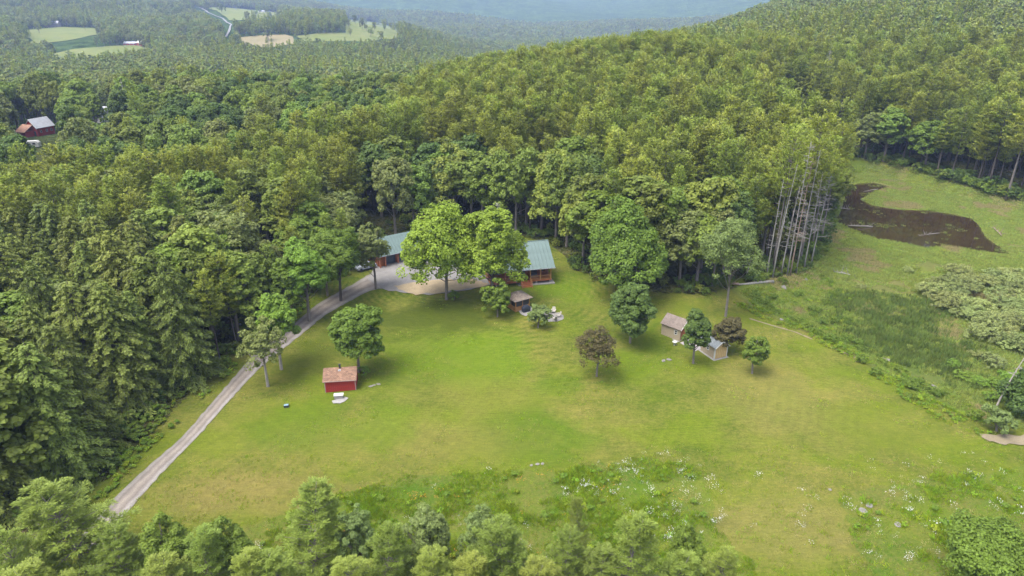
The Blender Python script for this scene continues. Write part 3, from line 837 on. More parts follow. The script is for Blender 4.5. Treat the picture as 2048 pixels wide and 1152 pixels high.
hero(1453, 704, 630, 66, 'maroon-leaved small tree behind the grey-roofed shed', mat=M['leaf_russet'], base=0.05, seed=20, shape='round', nclump=160, leaf=0.24)
hero(1504, 747, 672, 58, 'small loose green tree right of the grey-roofed shed', mat=M['leaf_mid'], base=0.12, seed=21, shape='egg', sparse=0.3, nclump=150, nleaf=60, leaf=0.24)
hero(1451, 633, 420, 130, 'tall airy grey-green tree with a long bare trunk above the tan sheds', mat=M['leaf_grey'], base=0.28, seed=22, sparse=0.22, nclump=330, nleaf=85, leaf=0.22, bark=M['bark'], shape='egg', trunk_r=0.19)
hero(1240, 588, 408, 165, 'big rounded green maple standing at the wood edge right of the cabin', 'maple_tree', M['leaf_mid'], 23, 0.02, nclump=420, leaf=0.36)
hero(536, 773, 630, 92, 'thin pale tree with open crown beside the driveway', mat=M['leaf_olive'], base=0.22, seed=24, sparse=0.4, nclump=190, nleaf=60, leaf=0.24, bark=M['bark_pale'])
hero(563, 739, 582, 84, 'bright green slim-trunked tree next to the thin pale tree by the driveway', mat=M['leaf_bright'], base=0.3, seed=25, nclump=210, nleaf=80, bark=M['bark_pale'], shape='egg')
hero(619, 642, 470, 92, 'leafy green tree at the bend of the driveway with a bare leaning trunk', mat=M['leaf_bright'], base=0.22, seed=26, nclump=250, shape='egg')
hero(682, 602, 447, 108, 'wide dark-trunked tree overhanging the driveway by the gravel yard', mat=M['leaf_mid'], base=0.26, seed=27, nclump=300, leaf=0.28, bark=M['bark_dark'])
hero(588, 650, 508, 74, 'dark green tree on the forest side of the driveway bend', mat=M['leaf_mid'], base=0.15, seed=63, nclump=220, shape='egg')
hero(655, 592, 470, 84, 'fresh green tree on the far side of the driveway below the garage', mat=M['leaf_mid'], base=0.18, seed=64, nclump=240)
hero(752, 578, 446, 74, 'olive-brown tree in front of the garage', mat=M['leaf_olive'], base=0.2, seed=28, nclump=200, leaf=0.24, sparse=0.15)
hero(1076, 655, 604, 46, 'pale grey-green bush beside the fire pit', 'round_bush', M['leaf_grey'], 29, 0.0, 'bush', nclump=110, nleaf=70, leaf=0.2)
hero(1975, 1160, 1062, 190, 'dense dark green bush filling the lower right corner of the photo', 'corner_bush', M['leaf_mid'], 30, 0.0, 'bush', nclump=300, nleaf=120, leaf=0.2)
for i, (px, py, tp, w, lab) in enumerate([
        (1105, 400, 291, 98, 'bright green round crown rising out of the wood above the cabin roof'),
        (1392, 500, 360, 112, 'tall bright green tree behind the airy grey-green tree'),
        (415, 600, 462, 110, 'bright yellow-green crown among the darker trees left of the driveway'),
        (458, 560, 416, 105, 'rounded fresh green tree uphill of the yellow-green crown')]):
    hero(px, py, tp, w, lab, mat=M['leaf_bright'] if i != 3 else M['leaf_mid'], base=0.1, seed=40 + i, leaf=0.36, nclump=260)

# tall pines with long bare boles at the corner between wood and pond
TP = [(1546, 534, 262, 3, 'tall pine with a bare bole, left of the weathered snags by the pond'), (1600, 524, 238, 0, 'tallest pine at the pond corner, crown high over the dead snags'),
      (1640, 492, 252, 1, 'wide-boughed pine reaching out over the near shore of the pond'), (1572, 505, 290, 2, 'pine with a narrow crown inside the pond corner clump'),
      (1622, 505, 280, 0, 'dark pine standing just behind the dead snags')]
for px, py, tp, k, lab in TP:
    x, y = P(px, py); z = H1(x, y); d = ray(px, tp); Ht = CAM_H + d.z * (y / d.y) - z
    place_tree('tall_pine', TALLP[k % 3], lab, 'tree', x, y, Ht, w=8.6, h0=30, w0=10.5, rz=k * 1.3, bark=M['bark']); TAKEN.append((x, y, 2.0))
SN = [(1533, 553, 360, 3.0, 'slim grey snag just right of the leaning one'), (1592, 546, 300, 4.0, 'straight pale snag between the reddish and the branched one'), (1545, 556, 330, 2.4, 'pale leaning dead pine, leftmost of the snags by the pond'), (1574, 551, 282, 5.5, 'tallest weathered snag with a broken double top'), (1580, 552, 312, 5.0, 'reddish snag next to the tallest one'),
      (1562, 550, 372, 4.0, 'thin grey snag between the leaning and the tallest one'), (1608, 538, 345, 6.5, 'snag with long bare branches facing the pond'), (1548, 536, 365, 3.5, 'short thin snag deep in the pine clump'),
      (1622, 530, 338, 7.5, 'broad-branched snag closest to the pond')]
for i, (px, py, tp, w, lab) in enumerate(SN):
    x, y = P(px, py); z = H1(x, y); d = ray(px, tp); Ht = CAM_H + d.z * (y / d.y) - z
    pr = bare_tree(500 + i, Ht, w, n=[20, 30, 14, 50, 40, 26, 60, 20, 64][i], start=0.3, mat=M['bark_red'] if i == 4 else M['deadwood'], r=0.14, twigs=3, lean=(1.6, 0.5) if i == 2 else (0.5 + 0.25 * (i % 3), 0.2))
    place_tree('dead_pine', pr, lab, 'dead tree', x, y, Ht, h0=Ht, rz=0.0, second='branches', group='weathered snags by the pond'); TAKEN.append((x, y, 0.8))
x, y = P(1500, 470); pr = bare_tree(520, 15, 8.5, n=150, start=0.12, mat=M['dead_twig'], r=0.16, twigs=5, up=0.25)
place_tree('dead_tree', pr, 'leafless pinkish-brown dead tree at the edge of the pine stand', 'dead tree', x, y, 17.0, h0=15, second='branches'); TAKEN.append((x, y, 3.6))
for i, (px, py, tp, w, lab) in enumerate([(500, 520, 398, 6, 'grey leafless top in the wood left of the garage'), (205, 620, 505, 5, 'grey dead branches among the hemlocks at the left'),
        (1910, 330, 215, 5, 'pale leaning dead pine above the far shore'), (1895, 335, 235, 4, 'second pale dead pine above the far shore, slimmer'),
        (1005, 520, 404, 4, 'white dead top above the lime-green trees'), (90, 440, 330, 6, 'greyish dead crown in the pines at the far left'), (275, 300, 158, 5, 'grey dead top among the rounded trees at the upper left'),
        (905, 150, 118, 5, 'small grey dead top on the crest of the pine hill'), (1240, 215, 150, 4, 'bare dead top in the pines halfway up the hill'), (1640, 240, 100, 6, 'pale dead crown on the hillside above the snags'), (2030, 300, 170, 7, 'grey dead crown at the right edge above the far shore'), (700, 260, 150, 5, 'thin grey dead top in the wood above the garage'), (330, 470, 360, 5, 'bare grey top in the pines above the hemlocks')]):
    x, y = P(px, py); z = H1(x, y); d = ray(px, tp); Ht = CAM_H + d.z * (y / d.y) - z
    pr = bare_tree(530 + i, Ht, w, n=60, start=0.4, twigs=4, up=0.5, r=0.14, mat=M['bark'] if px > 1800 else None)
    place_tree('dead_tree', pr, lab, 'dead tree', x, y, Ht, h0=Ht, second='branches'); TAKEN.append((x, y, 1.6))
# pine on the far shore, right; leaning bare trunk at the right edge
x, y = P(2012, 400)
place_tree('shore_pine', TALLP[1], 'light green tiered pine standing alone on the far shore at the right', 'tree', x, y, 27, w=12, h0=30, w0=10.5, bark=M['bark']); TAKEN.append((x, y, 4))
x, y = P(1982, 838); pr = bare_tree(560, 11, 3.0, n=12, start=0.5, r=0.15, lean=(3.2, 1.0), mat=M['bark_pale'])
place_tree('leaning_tree', pr, 'bare grey trunk leaning right over the end of the bog', 'dead tree', x, y, 11, h0=11, rz=0, second='branches')
hero(2075, 850, 745, 150, 'dark green tree at the right edge beside the leaning trunk', mat=M['leaf_dark'], seed=61, base=0.02)
hero(1992, 862, 812, 58, 'small pale bush at the foot of the leaning trunk', 'round_bush', M['leaf_grey'], 62, 0, 'bush', nclump=90, nleaf=60, leaf=0.2)

# foreground tree tops along the bottom of the picture
FG = [(118, 965, 12.0, 10.0, 'p', 'large light green pine top in the lower left corner'), (390, 1062, 10.0, 6.6, 'p', 'pale pine top between dark bushes at the bottom left'),
      (612, 985, 12.0, 8.2, 'p', 'broad light green pine at the bottom before the meadow'), (20, 1060, 10.0, 6.0, 'p', 'yellow-green pine at the very bottom left corner'), (760, 1050, 10, 6.4, 'p', 'olive pine top between the broad pine and the grey-green one'),
      (995, 1020, 11.0, 7.5, 'p', 'wide pine top at the bottom centre'), (1130, 1068, 9.0, 5.6, 'p', 'small bright pine top right of bottom centre'), (1262, 1022, 12, 7.6, 'p', 'rounded full pine at the bottom right of centre'),
      (1163, 990, 10.5, 3.2, 'p', 'narrow dark young pine rising over the meadow edge'), (1440, 1098, 8.0, 5.0, 'p', 'last pine top at the right end of the bottom row'), (500, 1095, 9, 6.0, 'p', 'pine crown cut by the bottom edge left of the broad pine'), (870, 1080, 9, 6, 'p', 'short pine crown at the bottom left of centre'),
      (325, 1040, 9.0, 6.0, 'b', 'dark leafy bush crown between the two left pine tops'), (450, 1046, 9.0, 6.0, 'b', 'second dark leafy crown right of the pale pine top'), (705, 1008, 10, 4.6, 'g', 'grey-green twiggy tree top before the meadow'), (850, 1005, 10, 5.4, 'g', 'grey-green airy tree at the bottom, left of centre'),
      (960, 1003, 10, 4.4, 'g', 'small grey-green tree beside the wide pine top'), (1385, 1050, 8, 4.5, 'b', 'dark leafy crown beside the rounded full pine'), (220, 1075, 8, 6.5, 'p', 'drooping light pine beside the driveway end'),
      (560, 1120, 8.5, 7, 'p', 'low pine crown in the bottom row under the broad pine'), (1060, 1110, 8.5, 7, 'p', 'low pine crown at the bottom edge between the wide and the bright one'), (690, 1110, 8.5, 6.5, 'p', 'pine crown at the bottom edge under the small grey tree'),
      (930, 1100, 8.5, 6.5, 'p', 'pine crown at the bottom edge left of the wide pine'), (1350, 1110, 8, 6.5, 'p', 'low pine crown at the bottom edge right of the full pine'), (1200, 1110, 8, 6, 'p', 'pine crown at the bottom edge under the narrow dark pine'), (60, 1120, 9, 8, 'p', 'spreading pale pine crown filling the bottom left corner'), (300, 1120, 8.5, 7, 'p', 'pale pine crown cut by the bottom edge under the dark leafy bush')]
BFG = [broad_tree(600 + i, 10, 6, 0.05, 190, 120, 0.17, 'egg', 0.1 + 0.25 * i, M['leaf_mid'], name='foreground_broadleaf') for i in range(2)]
for i, (px, tp, Ht, w, k, lab) in enumerate(FG):
    d = ray(px, tp); t = (Ht - CAM_H) / d.z; x, y = d.x * t, d.y * t
    if k == 'p': place_tree('young_pine', FINEP[i % 3], lab, 'tree', x, y, Ht, w=w, h0=15, w0=7, bark=M['bark'], mat=M['hemlock'] if 'dark' in lab and 'narrow' in lab else None)
    else: place_tree('foreground_tree', BFG[1 if k == 'g' else 0], lab, 'tree', x, y, Ht, w=w, h0=10, w0=6, mat=M['leaf_grey'] if k == 'g' else M['leaf_mid'])
BARN = P(66, 272); HOUSE2 = P(206, 240)

# ------------------------------------------------------------------ buildings and small things
def roofmetal(name, c):
    m, nt, bs = newmat(name)
    n = noise_n(nt, 0.8, 5, 0.6)
    r = ramp(nt, n.outputs[0], [(0.3, tuple(x * 0.86 for x in c)), (0.7, tuple(x * 1.12 for x in c))])
    nt.links.new(r.outputs[0], bs.inputs['Base Color']); bs.inputs['Roughness'].default_value = 0.45; bs.inputs['Specular IOR Level'].default_value = 0.5
    return m
def shingles(name, c, var=0.35, moss=None):
    m, nt, bs = newmat(name)
    br = nt.nodes.new('ShaderNodeTexBrick'); tc = nt.nodes.new('ShaderNodeTexCoord')
    br.inputs['Scale'].default_value = 1.0; br.inputs['Brick Width'].default_value = 0.32; br.inputs['Row Height'].default_value = 0.16; br.inputs['Mortar Size'].default_value = 0.012
    br.inputs['Color1'].default_value = (*[x * (1 - var) for x in c], 1); br.inputs['Color2'].default_value = (*[x * (1 + var) for x in c], 1); br.inputs['Mortar'].default_value = (*[x * 0.4 for x in c], 1)
    nt.links.new(tc.outputs['Object'], br.inputs['Vector'])
    n = noise_n(nt, 1.5, 6, 0.7); r = ramp(nt, n.outputs[0], [(0.3, (0.7,) * 3), (0.7, (1.25,) * 3)])
    col = mixc(nt, 1.0, br.outputs['Color'], r.outputs[0], 'MULTIPLY')
    if moss:
        n2 = noise_n(nt, 2.2, 5, 0.7); k = ramp(nt, n2.outputs[0], [(0.56, (0, 0, 0)), (0.64, (1, 1, 1))]); col = mixc(nt, k.outputs[0], col, moss)
    nt.links.new(col, bs.inputs['Base Color']); bs.inputs['Roughness'].default_value = 0.92
    bump(nt, bs, br.outputs['Fac'], 0.4, 0.01)
    return m
M['green_metal'] = roofmetal('green_metal_roof', (0.092, 0.137, 0.128))
M['log'] = plain('stained_log', (0.22, 0.070, 0.028), 0.6, 0.3, 4)
M['log2'] = plain('stained_boards', (0.28, 0.092, 0.034), 0.6, 0.25, 4)
M['cedar'] = plain('cedar_wood', (0.33, 0.165, 0.055), 0.7, 0.25, 5)
M['darkdoor'] = plain('dark_slate_door', (0.035, 0.055, 0.075), 0.5, 0.15, 3)
M['glass'] = plain('window_glass', (0.02, 0.025, 0.03), 0.08, 0.1, 2, 0, 0)
M['screen'] = plain('dark_screen', (0.03, 0.03, 0.028), 0.7, 0.2, 3)
M['concrete'] = plain('concrete', (0.23, 0.22, 0.21), 0.9, 0.15, 2)
M['deckgrey'] = plain('weathered_deck', (0.27, 0.245, 0.25), 0.85, 0.15, 3)
M['white'] = plain('white_paint', (0.48, 0.475, 0.455), 0.6, 0.08, 3)
M['tan'] = plain('tan_siding', (0.33, 0.27, 0.185), 0.8, 0.08, 3)
M['ochre'] = plain('ochre_boards', (0.40, 0.275, 0.12), 0.8, 0.12, 3)
M['ochre2'] = plain('ochre_battens', (0.50, 0.38, 0.20), 0.8, 0.12, 3)
M['brownroof'] = shingles('brown_shingles', (0.175, 0.14, 0.12), 0.12)
M['greyroof'] = shingles('grey_shingles', (0.16, 0.18, 0.19), 0.15)
M['rustroof'] = shingles('rusty_shingles', (0.20, 0.115, 0.075), 0.3, (0.15, 0.10, 0.07))
M['cedarroof'] = shingles('cedar_shingles', (0.21, 0.165, 0.13), 0.25, (0.26, 0.225, 0.185))
M['red'] = plain('barn_red_paint', (0.27, 0.018, 0.014), 0.7, 0.25, 3)
M['redtrim'] = plain('grey_red_trim', (0.30, 0.20, 0.18), 0.8, 0.15, 3)
M['black'] = plain('black_cover', (0.025, 0.030, 0.045), 0.45, 0.2, 3)
M['blueglass'] = plain('pale_blue_lid', (0.2, 0.29, 0.38), 0.25, 0.1, 3)
M['stone'] = plain('grey_fieldstone', (0.16, 0.15, 0.135), 0.95, 0.3, 4)
M['chair'] = plain('weathered_white_wood', (0.32, 0.295, 0.26), 0.8, 0.12, 5)
M['ash'] = plain('fire_ash', (0.05, 0.045, 0.04), 1.0, 0.3, 8)
M['fence_wood'] = plain('fence_wood', (0.35, 0.30, 0.25), 0.9)
M['rustmetal'] = plain('rusty_metal_roof', (0.30, 0.15, 0.09), 0.6, 0.25, 1)
M['greymetal'] = plain('grey_metal_roof', (0.33, 0.34, 0.37), 0.5, 0.15, 1)
M['tyre'] = plain('rubber', (0.02, 0.02, 0.02), 0.8)
M['carwhite'] = plain('white_car_paint', (0.30, 0.32, 0.35), 0.25, 0.05, 2)
M['curtain'] = plain('patterned_cushions', (0.35, 0.30, 0.28), 0.9, 0.5, 6)

def frame(p0, p1, zz=0.0, name='x', label='', cat='', group=None, off=0.0):
    a = P(*p0); b = P(*p1); dx, dy = b[0] - a[0], b[1] - a[1]; L = math.hypot(dx, dy)
    z = min(H1(*a), H1(*b)) + zz
    return thing(name, label, cat, (a[0], a[1], z), math.atan2(dy, dx), group), L

def window(parent, x, z, w, h, y=0.0, mat='white', axis='y', side=-1, bars=True):
    """a window on the wall plane y (axis='y') or x (axis='x'); frame, pane and sill"""
    def b(nm, m, x0, x1, z0, z1, d0, d1, par):
        lo, hi = sorted((y + side * d0, y + side * d1))
        return bx(nm, m, par, x0, x1, lo, hi, z0, z1) if axis == 'y' else bx(nm, m, par, lo, hi, x0, x1, z0, z1)
    t = 0.09; f = MB()
    def fb(x0, x1, z0, z1, d0=0.0, d1=0.05):
        lo, hi = sorted((y + side * d0, y + side * d1)); f.box(*((x0, x1, lo, hi) if axis == 'y' else (lo, hi, x0, x1)), z0, z1)
    fb(x, x + t, z, z + h); fb(x + w - t, x + w, z, z + h); fb(x + t, x + w - t, z + h - t, z + h); fb(x + t, x + w - t, z, z + t)
    if bars: fb(x + t, x + w - t, z + h / 2 - 0.03, z + h / 2 + 0.03)
    fr = f.build('window', M[mat], parent)
    b('pane', M['glass'], x + t, x + w - t, z + t, z + h - t, 0.004, 0.02, fr)
    return fr

# --- cabin
X_R = P(1103, 566)
cab_rz = R(13)
cx_, sx_ = math.cos(cab_rz), math.sin(cab_rz)
W_, D_ = 12.5, 9.0                       # front length, depth with porch
org = (X_R[0] - W_ * cx_, X_R[1] - W_ * sx_)
zc = H1(*X_R) + 0.05
cabin = thing('cabin', 'log cabin with green metal roof and covered front porch', 'cabin', (org[0], org[1], zc), cab_rz)
bx('foundation', M['concrete'], cabin, -0.3, W_ + 0.6, -0.5, D_ + 0.2, -0.6, 0.12)
FL = 0.85; EV = 3.35; PD = 2.6           # floor, eave height, porch depth
RH = 7.3; RY = PD + (D_ - PD) * 0.42
bx('porch_floor', M['log2'], cabin, 0, W_, 0.0, PD, FL - 0.22, FL)
wl = MB(); wl.box(0.1, W_ - 0.1, PD, D_, 0.12, EV + 0.35)
wl.slab([(W_ - 0.1, PD, EV + 0.352), (W_ - 0.1, D_, EV + 0.352), (W_ - 0.1, RY, RH - 0.25)], 0.2)
wl.slab([(0.3, PD, EV + 0.352), (0.3, D_, EV + 0.352), (0.3, RY, RH - 0.25)], 0.2)
wall = wl.build('wall', M['log'], cabin)
for k in range(12):                       # log courses, each log proud of the wall
    zz_ = FL + 0.14 + k * 0.23
    if zz_ > EV + 0.1: break
    MB().tube([(0.0, PD - 0.02, zz_), (W_, PD - 0.02, zz_)], 0.11, 6).build('log', M['log'], cabin, True)
for x in (0.2, 3.0, 6.0, 9.4, W_ - 0.25): bx('porch_pier', M['concrete'], cabin, x - 0.17, x + 0.17, 0.1, 0.44, 0.12, FL - 0.22)
px_ = [0.15, 3.0, 6.0, 8.1, 10.2, W_ - 0.15]
for x in px_:
    bx('post', M['cedar'] if x > 6 else M['log2'], cabin, x - 0.1, x + 0.1, 0.08, 0.28, FL, EV - 0.02)
bx('beam', M['log2'], cabin, 0, W_, 0.05, 0.31, EV - 0.02, EV + 0.2)
for a, b in ((px_[0], px_[1]), (px_[1], px_[2]), (px_[3], px_[4]), (px_[4], px_[5])):
    rl_ = MB(); rl_.box(a + 0.1, b - 0.1, 0.13, 0.22, FL + 0.85, FL + 0.94); rl_.box(a + 0.1, b - 0.1, 0.13, 0.22, FL + 0.12, FL + 0.2)
    n_ = int((b - a) / 0.16)
    for q in range(1, n_): rl_.box(a + (b - a) * q / n_ - 0.018, a + (b - a) * q / n_ + 0.018, 0.16, 0.196, FL + 0.2, FL + 0.85)
    rl_.build('railing', M['cedar'], cabin)
rl_ = MB(); rl_.box(W_ - 0.2, W_ - 0.11, 0.28, PD, FL + 0.85, FL + 0.94)
for q in range(1, 14): rl_.box(W_ - 0.175, W_ - 0.14, 0.28 + q * 0.16, 0.316 + q * 0.16, FL, FL + 0.85)
rl_.build('railing', M['cedar'], cabin)
for q in range(5):                        # steps down from the porch
    bx('step', M['log2'], cabin, 6.15, 8.0, -0.36 * (q + 1) + 0.0, -0.36 * q - 0.003, FL - 0.17 * (q + 1) - 0.09, FL - 0.17 * (q + 1))
for x in (6.08, 8.08):
    MB().slab([(x - 0.05, 0.0, FL - 0.05), (x - 0.05, -1.9, FL - 0.98), (x + 0.05, -1.9, FL - 0.98), (x + 0.05, 0, FL - 0.05)][::-1], 0.25).build('stringer', M['log2'], cabin)
    h_ = MB(); h_.tube([(x, 0.1, FL + 0.92), (x, -1.8, FL + 0.02)], 0.045, 5); h_.box(x - 0.05, x + 0.05, -1.85, -1.75, -0.1, FL + 0.05); h_.build('handrail', M['cedar'], cabin)
bx('door', M['darkdoor'], cabin, 6.6, 7.6, PD - 0.16, PD - 0.13, FL, FL + 2.1)
for x, w in ((8.5, 1.7), (10.9, 0.9), (3.6, 1.6), (0.8, 1.4)): window(cabin, x, FL + 0.75, w, 1.25, PD - 0.125, 'log2')
window(cabin, RY - 0.6, EV + 1.2, 1.2, 1.1, W_ - 0.098, 'log2', 'x', 1)
window(cabin, PD + 1.0, FL + 0.8, 1.2, 1.2, W_ - 0.098, 'log2', 'x', 1)
fr_ = MB(); fr_.box(8.4, 9.9, PD - 1.2, PD - 0.5, FL, FL + 0.45); fr_.box(8.4, 9.9, PD - 0.62, PD - 0.5, FL + 0.45, FL + 0.95)
OV = 0.45
def roof_panels(parent, x0, x1, pa, pb, n, mat, t=0.06):
    """standing-seam panels from eave pa=(y,z) to ridge pb=(y,z), one object each"""
    w = (x1 - x0) / n; me = None
    for k in range(n):
        if me is None:
            q = MB(); up = Vector((0, pb[0] - pa[0], pb[1] - pa[1])).normalized(); nn = Vector((1, 0, 0)).cross(up)
            if nn.z < 0: nn = -nn
            c = [Vector((0.0, *pa)), Vector((w - 0.006, *pa)), Vector((w - 0.006, *pb)), Vector((0.0, *pb))]
            if (c[1] - c[0]).cross(c[2] - c[0]).z < 0: c = c[::-1]
            q.slab(c, t)
            r_ = [Vector((0.0, *pa)) + nn * 0.07, Vector((0.07, *pa)) + nn * 0.07, Vector((0.07, *pb)) + nn * 0.07, Vector((0.0, *pb)) + nn * 0.07]
            if (r_[1] - r_[0]).cross(r_[2] - r_[0]).z < 0: r_ = r_[::-1]
            q.slab(r_, 0.068); me = q.mesh('roof_panel', mat)
        o = link('roof_panel', me, parent); o.location.x = x0 + k * w
roof_panels(cabin, -0.6, W_ + 0.6, (-OV, EV + 0.10), (RY, RH), 18, M['green_metal'])
MB().slab([(-0.6, RY, RH), (W_ + 0.6, RY, RH), (W_ + 0.6, D_ + OV, EV + 0.25), (-0.6, D_ + OV, EV + 0.25)], 0.06).build('rear_roof', M['green_metal'], cabin)
MB().tube([(-0.6, RY, RH + 0.03), (W_ + 0.6, RY, RH + 0.03)], 0.09, 6).build('ridge_cap', M['green_metal'], cabin)
bx('fascia', M['greymetal'], cabin, -0.6, W_ + 0.6, -OV - 0.04, -OV - 0.005, EV - 0.06, EV + 0.12)
TAKEN.append((org[0] + 6, org[1] + 6, 8))
# porch sofa, standing on the porch
pw = cabin.matrix_world if False else None
def on(parent_obj, lx, ly, lz):
    c, s = math.cos(parent_obj.rotation_euler.z), math.sin(parent_obj.rotation_euler.z); L = parent_obj.location
    return (L.x + lx * c - ly * s, L.y + lx * s + ly * c, L.z + lz)
sofa = thing('porch_bench', 'dark cushioned bench on the cabin porch', 'bench', on(cabin, 8.6, 1.3, FL), cab_rz)
bx('seat', M['curtain'], sofa, 0, 1.4, 0, 0.6, 0.15, 0.45); bx('backrest', M['black'], sofa, 0, 1.4, 0.6, 0.72, 0.15, 0.95)
for x in (0.02, 1.3):
    for y in (0.02, 0.5): bx('leg', M['black'], sofa, x, x + 0.08, y, y + 0.08, 0, 0.15)

# --- garage
gar, L_ = frame((761, 537), (822, 519.5), 0.03, 'garage', 'long garage with green metal roof and dark doors, half hidden by trees', 'garage')
GW, GD, GE, GR = 14.0, 7.5, 2.75, 5.6
gw = MB(); gw.box(0, GW, 0.9, GD, -0.4, GE + 0.1)
for x in (0.2, GW): gw.slab([(x, 0.9, GE + 0.102), (x, GD, GE + 0.102), (x, GD / 2, GR - 0.2)], 0.2)
gw.build('wall', M['log'], gar)
for x in (0.1, 1.3, 4.3, 7.4, 10.5, GW - 0.1): bx('post', M['log2'], gar, x - 0.16, x + 0.16, 0.0, 0.32, -0.3, GE - 0.02)
for a, b in ((1.5, 4.1), (4.5, 7.2), (7.6, 10.3)):
    d_ = bx('door', M['darkdoor'], gar, a + 0.1, b - 0.1, 0.83, 0.893, 0.0, 2.3)
    hd = MB()
    for q in range(1, 4): hd.box(a + 0.1, b - 0.1, 0.815, 0.828, 2.3 * q / 4 - 0.02, 2.3 * q / 4 + 0.02)
    hd.build('door_groove', M['black'], d_)
bx('side_boards', M['log2'], gar, 0.3, 1.2, 0.6, 0.893, 0, GE - 0.05)
roof_panels(gar, -0.5, GW + 0.5, (-0.4, GE), (GD / 2, GR), 22, M['green_metal'])
MB().slab([(-0.5, GD / 2, GR), (GW + 0.5, GD / 2, GR), (GW + 0.5, GD + 0.4, GE), (-0.5, GD + 0.4, GE)], 0.06).build('rear_roof', M['green_metal'], gar)
bx('fascia', M['greymetal'], gar, -0.5, GW + 0.5, -0.44, -0.405, GE - 0.14, GE + 0.0)
c_ = on(gar, 7, 4, 0); TAKEN.append((c_[0], c_[1], 8))

# --- parked car by the garage
cpos = P(746, 541); car = thing('parked_car', 'pale car parked beside the garage behind the olive-brown tree', 'car', (cpos[0] - 1.6, cpos[1] + 0.6, H1(*cpos) + 0.14), R(35))
prof = [(-2.2, .35), (-2.25, .75), (-1.9, .95), (-1.2, 1.0), (-0.6, 1.42), (0.9, 1.45), (1.6, 1.0), (2.2, .9), (2.3, .4)]
q = MB(); n_ = len(prof)
q.add([(x, -0.85, z) for x, z in prof] + [(x, 0.85, z) for x, z in prof], [tuple(range(n_)), tuple(range(2 * n_ - 1, n_ - 1, -1))] + [(i, i + n_, (i + 1) % n_ + n_, (i + 1) % n_) for i in range(n_)])
q.build('body', M['carwhite'], car)
for s in (-1, 1):
    y0 = 0.856 * s; MB().add([(-0.95, y0, 1.03), (1.35, y0, 1.03), (0.8, y0, 1.36), (-0.55, y0, 1.36)], [(0, 1, 2, 3) if s < 0 else (3, 2, 1, 0)]).build('side_window', M['glass'], car)
    for x in (-1.4, 1.45): MB().tube([(x, y0 * 0.86, 0.33), (x, y0 * 1.04, 0.33)], 0.33, 12).build('wheel', M['tyre'], car)
MB().slab([(-1.15, -0.75, 1.035), (-1.15, 0.75, 1.035), (-0.64, 0.7, 1.41), (-0.64, -0.7, 1.41)][::-1], 0.01).build('windscreen', M['glass'], car)

# --- gazebo
gz = P(1038.5, 614); gzr = R(33)
gaz = thing('gazebo', 'square cedar gazebo with shingled hip roof and screened sides', 'gazebo', (gz[0] - 0.25, gz[1] + 0.0, H1(*gz)), gzr)
GH, GE2, hs = 2.75, 2.2, 1.5
for x in (-hs, 0, hs):
    for y in (-hs, 0, hs):
        if x == 0 and y == 0: continue
        bx('post', M['cedar'], gaz, x - 0.08, x + 0.08, y - 0.08, y + 0.08, 0.1, GE2)
bx('floor', M['cedar'], gaz, -hs - 0.1, hs + 0.1, -hs - 0.1, hs + 0.1, -0.15, 0.1)
for s in (-1, 1):
    bx('rail_wall', M['cedar'], gaz, -hs, hs, s * hs - 0.04, s * hs + 0.04, 0.15, 0.9)
    bx('rail_wall', M['cedar'], gaz, s * hs - 0.04, s * hs + 0.04, -hs + 0.05, hs - 0.05, 0.15, 0.897)
    bx('beam', M['cedar'], gaz, -hs - 0.1, hs + 0.1, s * hs - 0.09, s * hs + 0.09, GE2 - 0.15, GE2 + 0.05)
    bx('beam', M['cedar'], gaz, s * hs - 0.09, s * hs + 0.09, -hs + 0.1, hs - 0.1, GE2 - 0.147, GE2 + 0.047)
    bx('screen', M['screen'], gaz, -hs + 0.08, hs - 0.08, s * hs - 0.012, s * hs + 0.012, 0.9, GE2 - 0.15)
    bx('screen', M['screen'], gaz, s * hs - 0.012, s * hs + 0.012, -hs + 0.08, hs - 0.08, 0.9, GE2 - 0.15)
e_ = hs + 0.55; tp_ = 0.35
cor = [(-e_, -e_), (e_, -e_), (e_, e_), (-e_, e_)]; top = [(-tp_, -tp_), (tp_, -tp_), (tp_, tp_), (-tp_, tp_)]
for i in range(4):
    a, b = cor[i], cor[(i + 1) % 4]; c, d = top[(i + 1) % 4], top[i]
    MB().slab([(*a, GE2 + 0.02), (*b, GE2 + 0.02), (*c, 2.98), (*d, 2.98)], 0.09).build('roof_slope', M['cedarroof'], gaz)
q = MB(); q.box(-0.28, 0.28, -0.28, 0.28, 2.9, 3.08); q.build('cupola', M['cedar'], gaz)
q = MB(); q.add([(-0.45, -0.45, 3.08), (0.45, -0.45, 3.08), (0.45, 0.45, 3.08), (-0.45, 0.45, 3.08), (0, 0, 3.32)], [(3, 2, 1, 0), (0, 1, 4), (1, 2, 4), (2, 3, 4), (3, 0, 4)]); q.build('cupola_roof', M['cedarroof'], gaz)
sl = wiggle([P(*p) for p in [(1036, 622), (1058, 612), (1066, 616), (1062, 626), (1052, 633), (1044, 630)]], 0.6, 0.08, 11)
draped('stone_slab', sl, 0.5, 0.07, M['concrete'])
gp = P(1052, 623.5); gr_ = thing('covered_grill', 'barbecue grill under a black cover in front of the gazebo', 'grill', (gp[0], gp[1], H1(*gp) + 0.07), gzr)
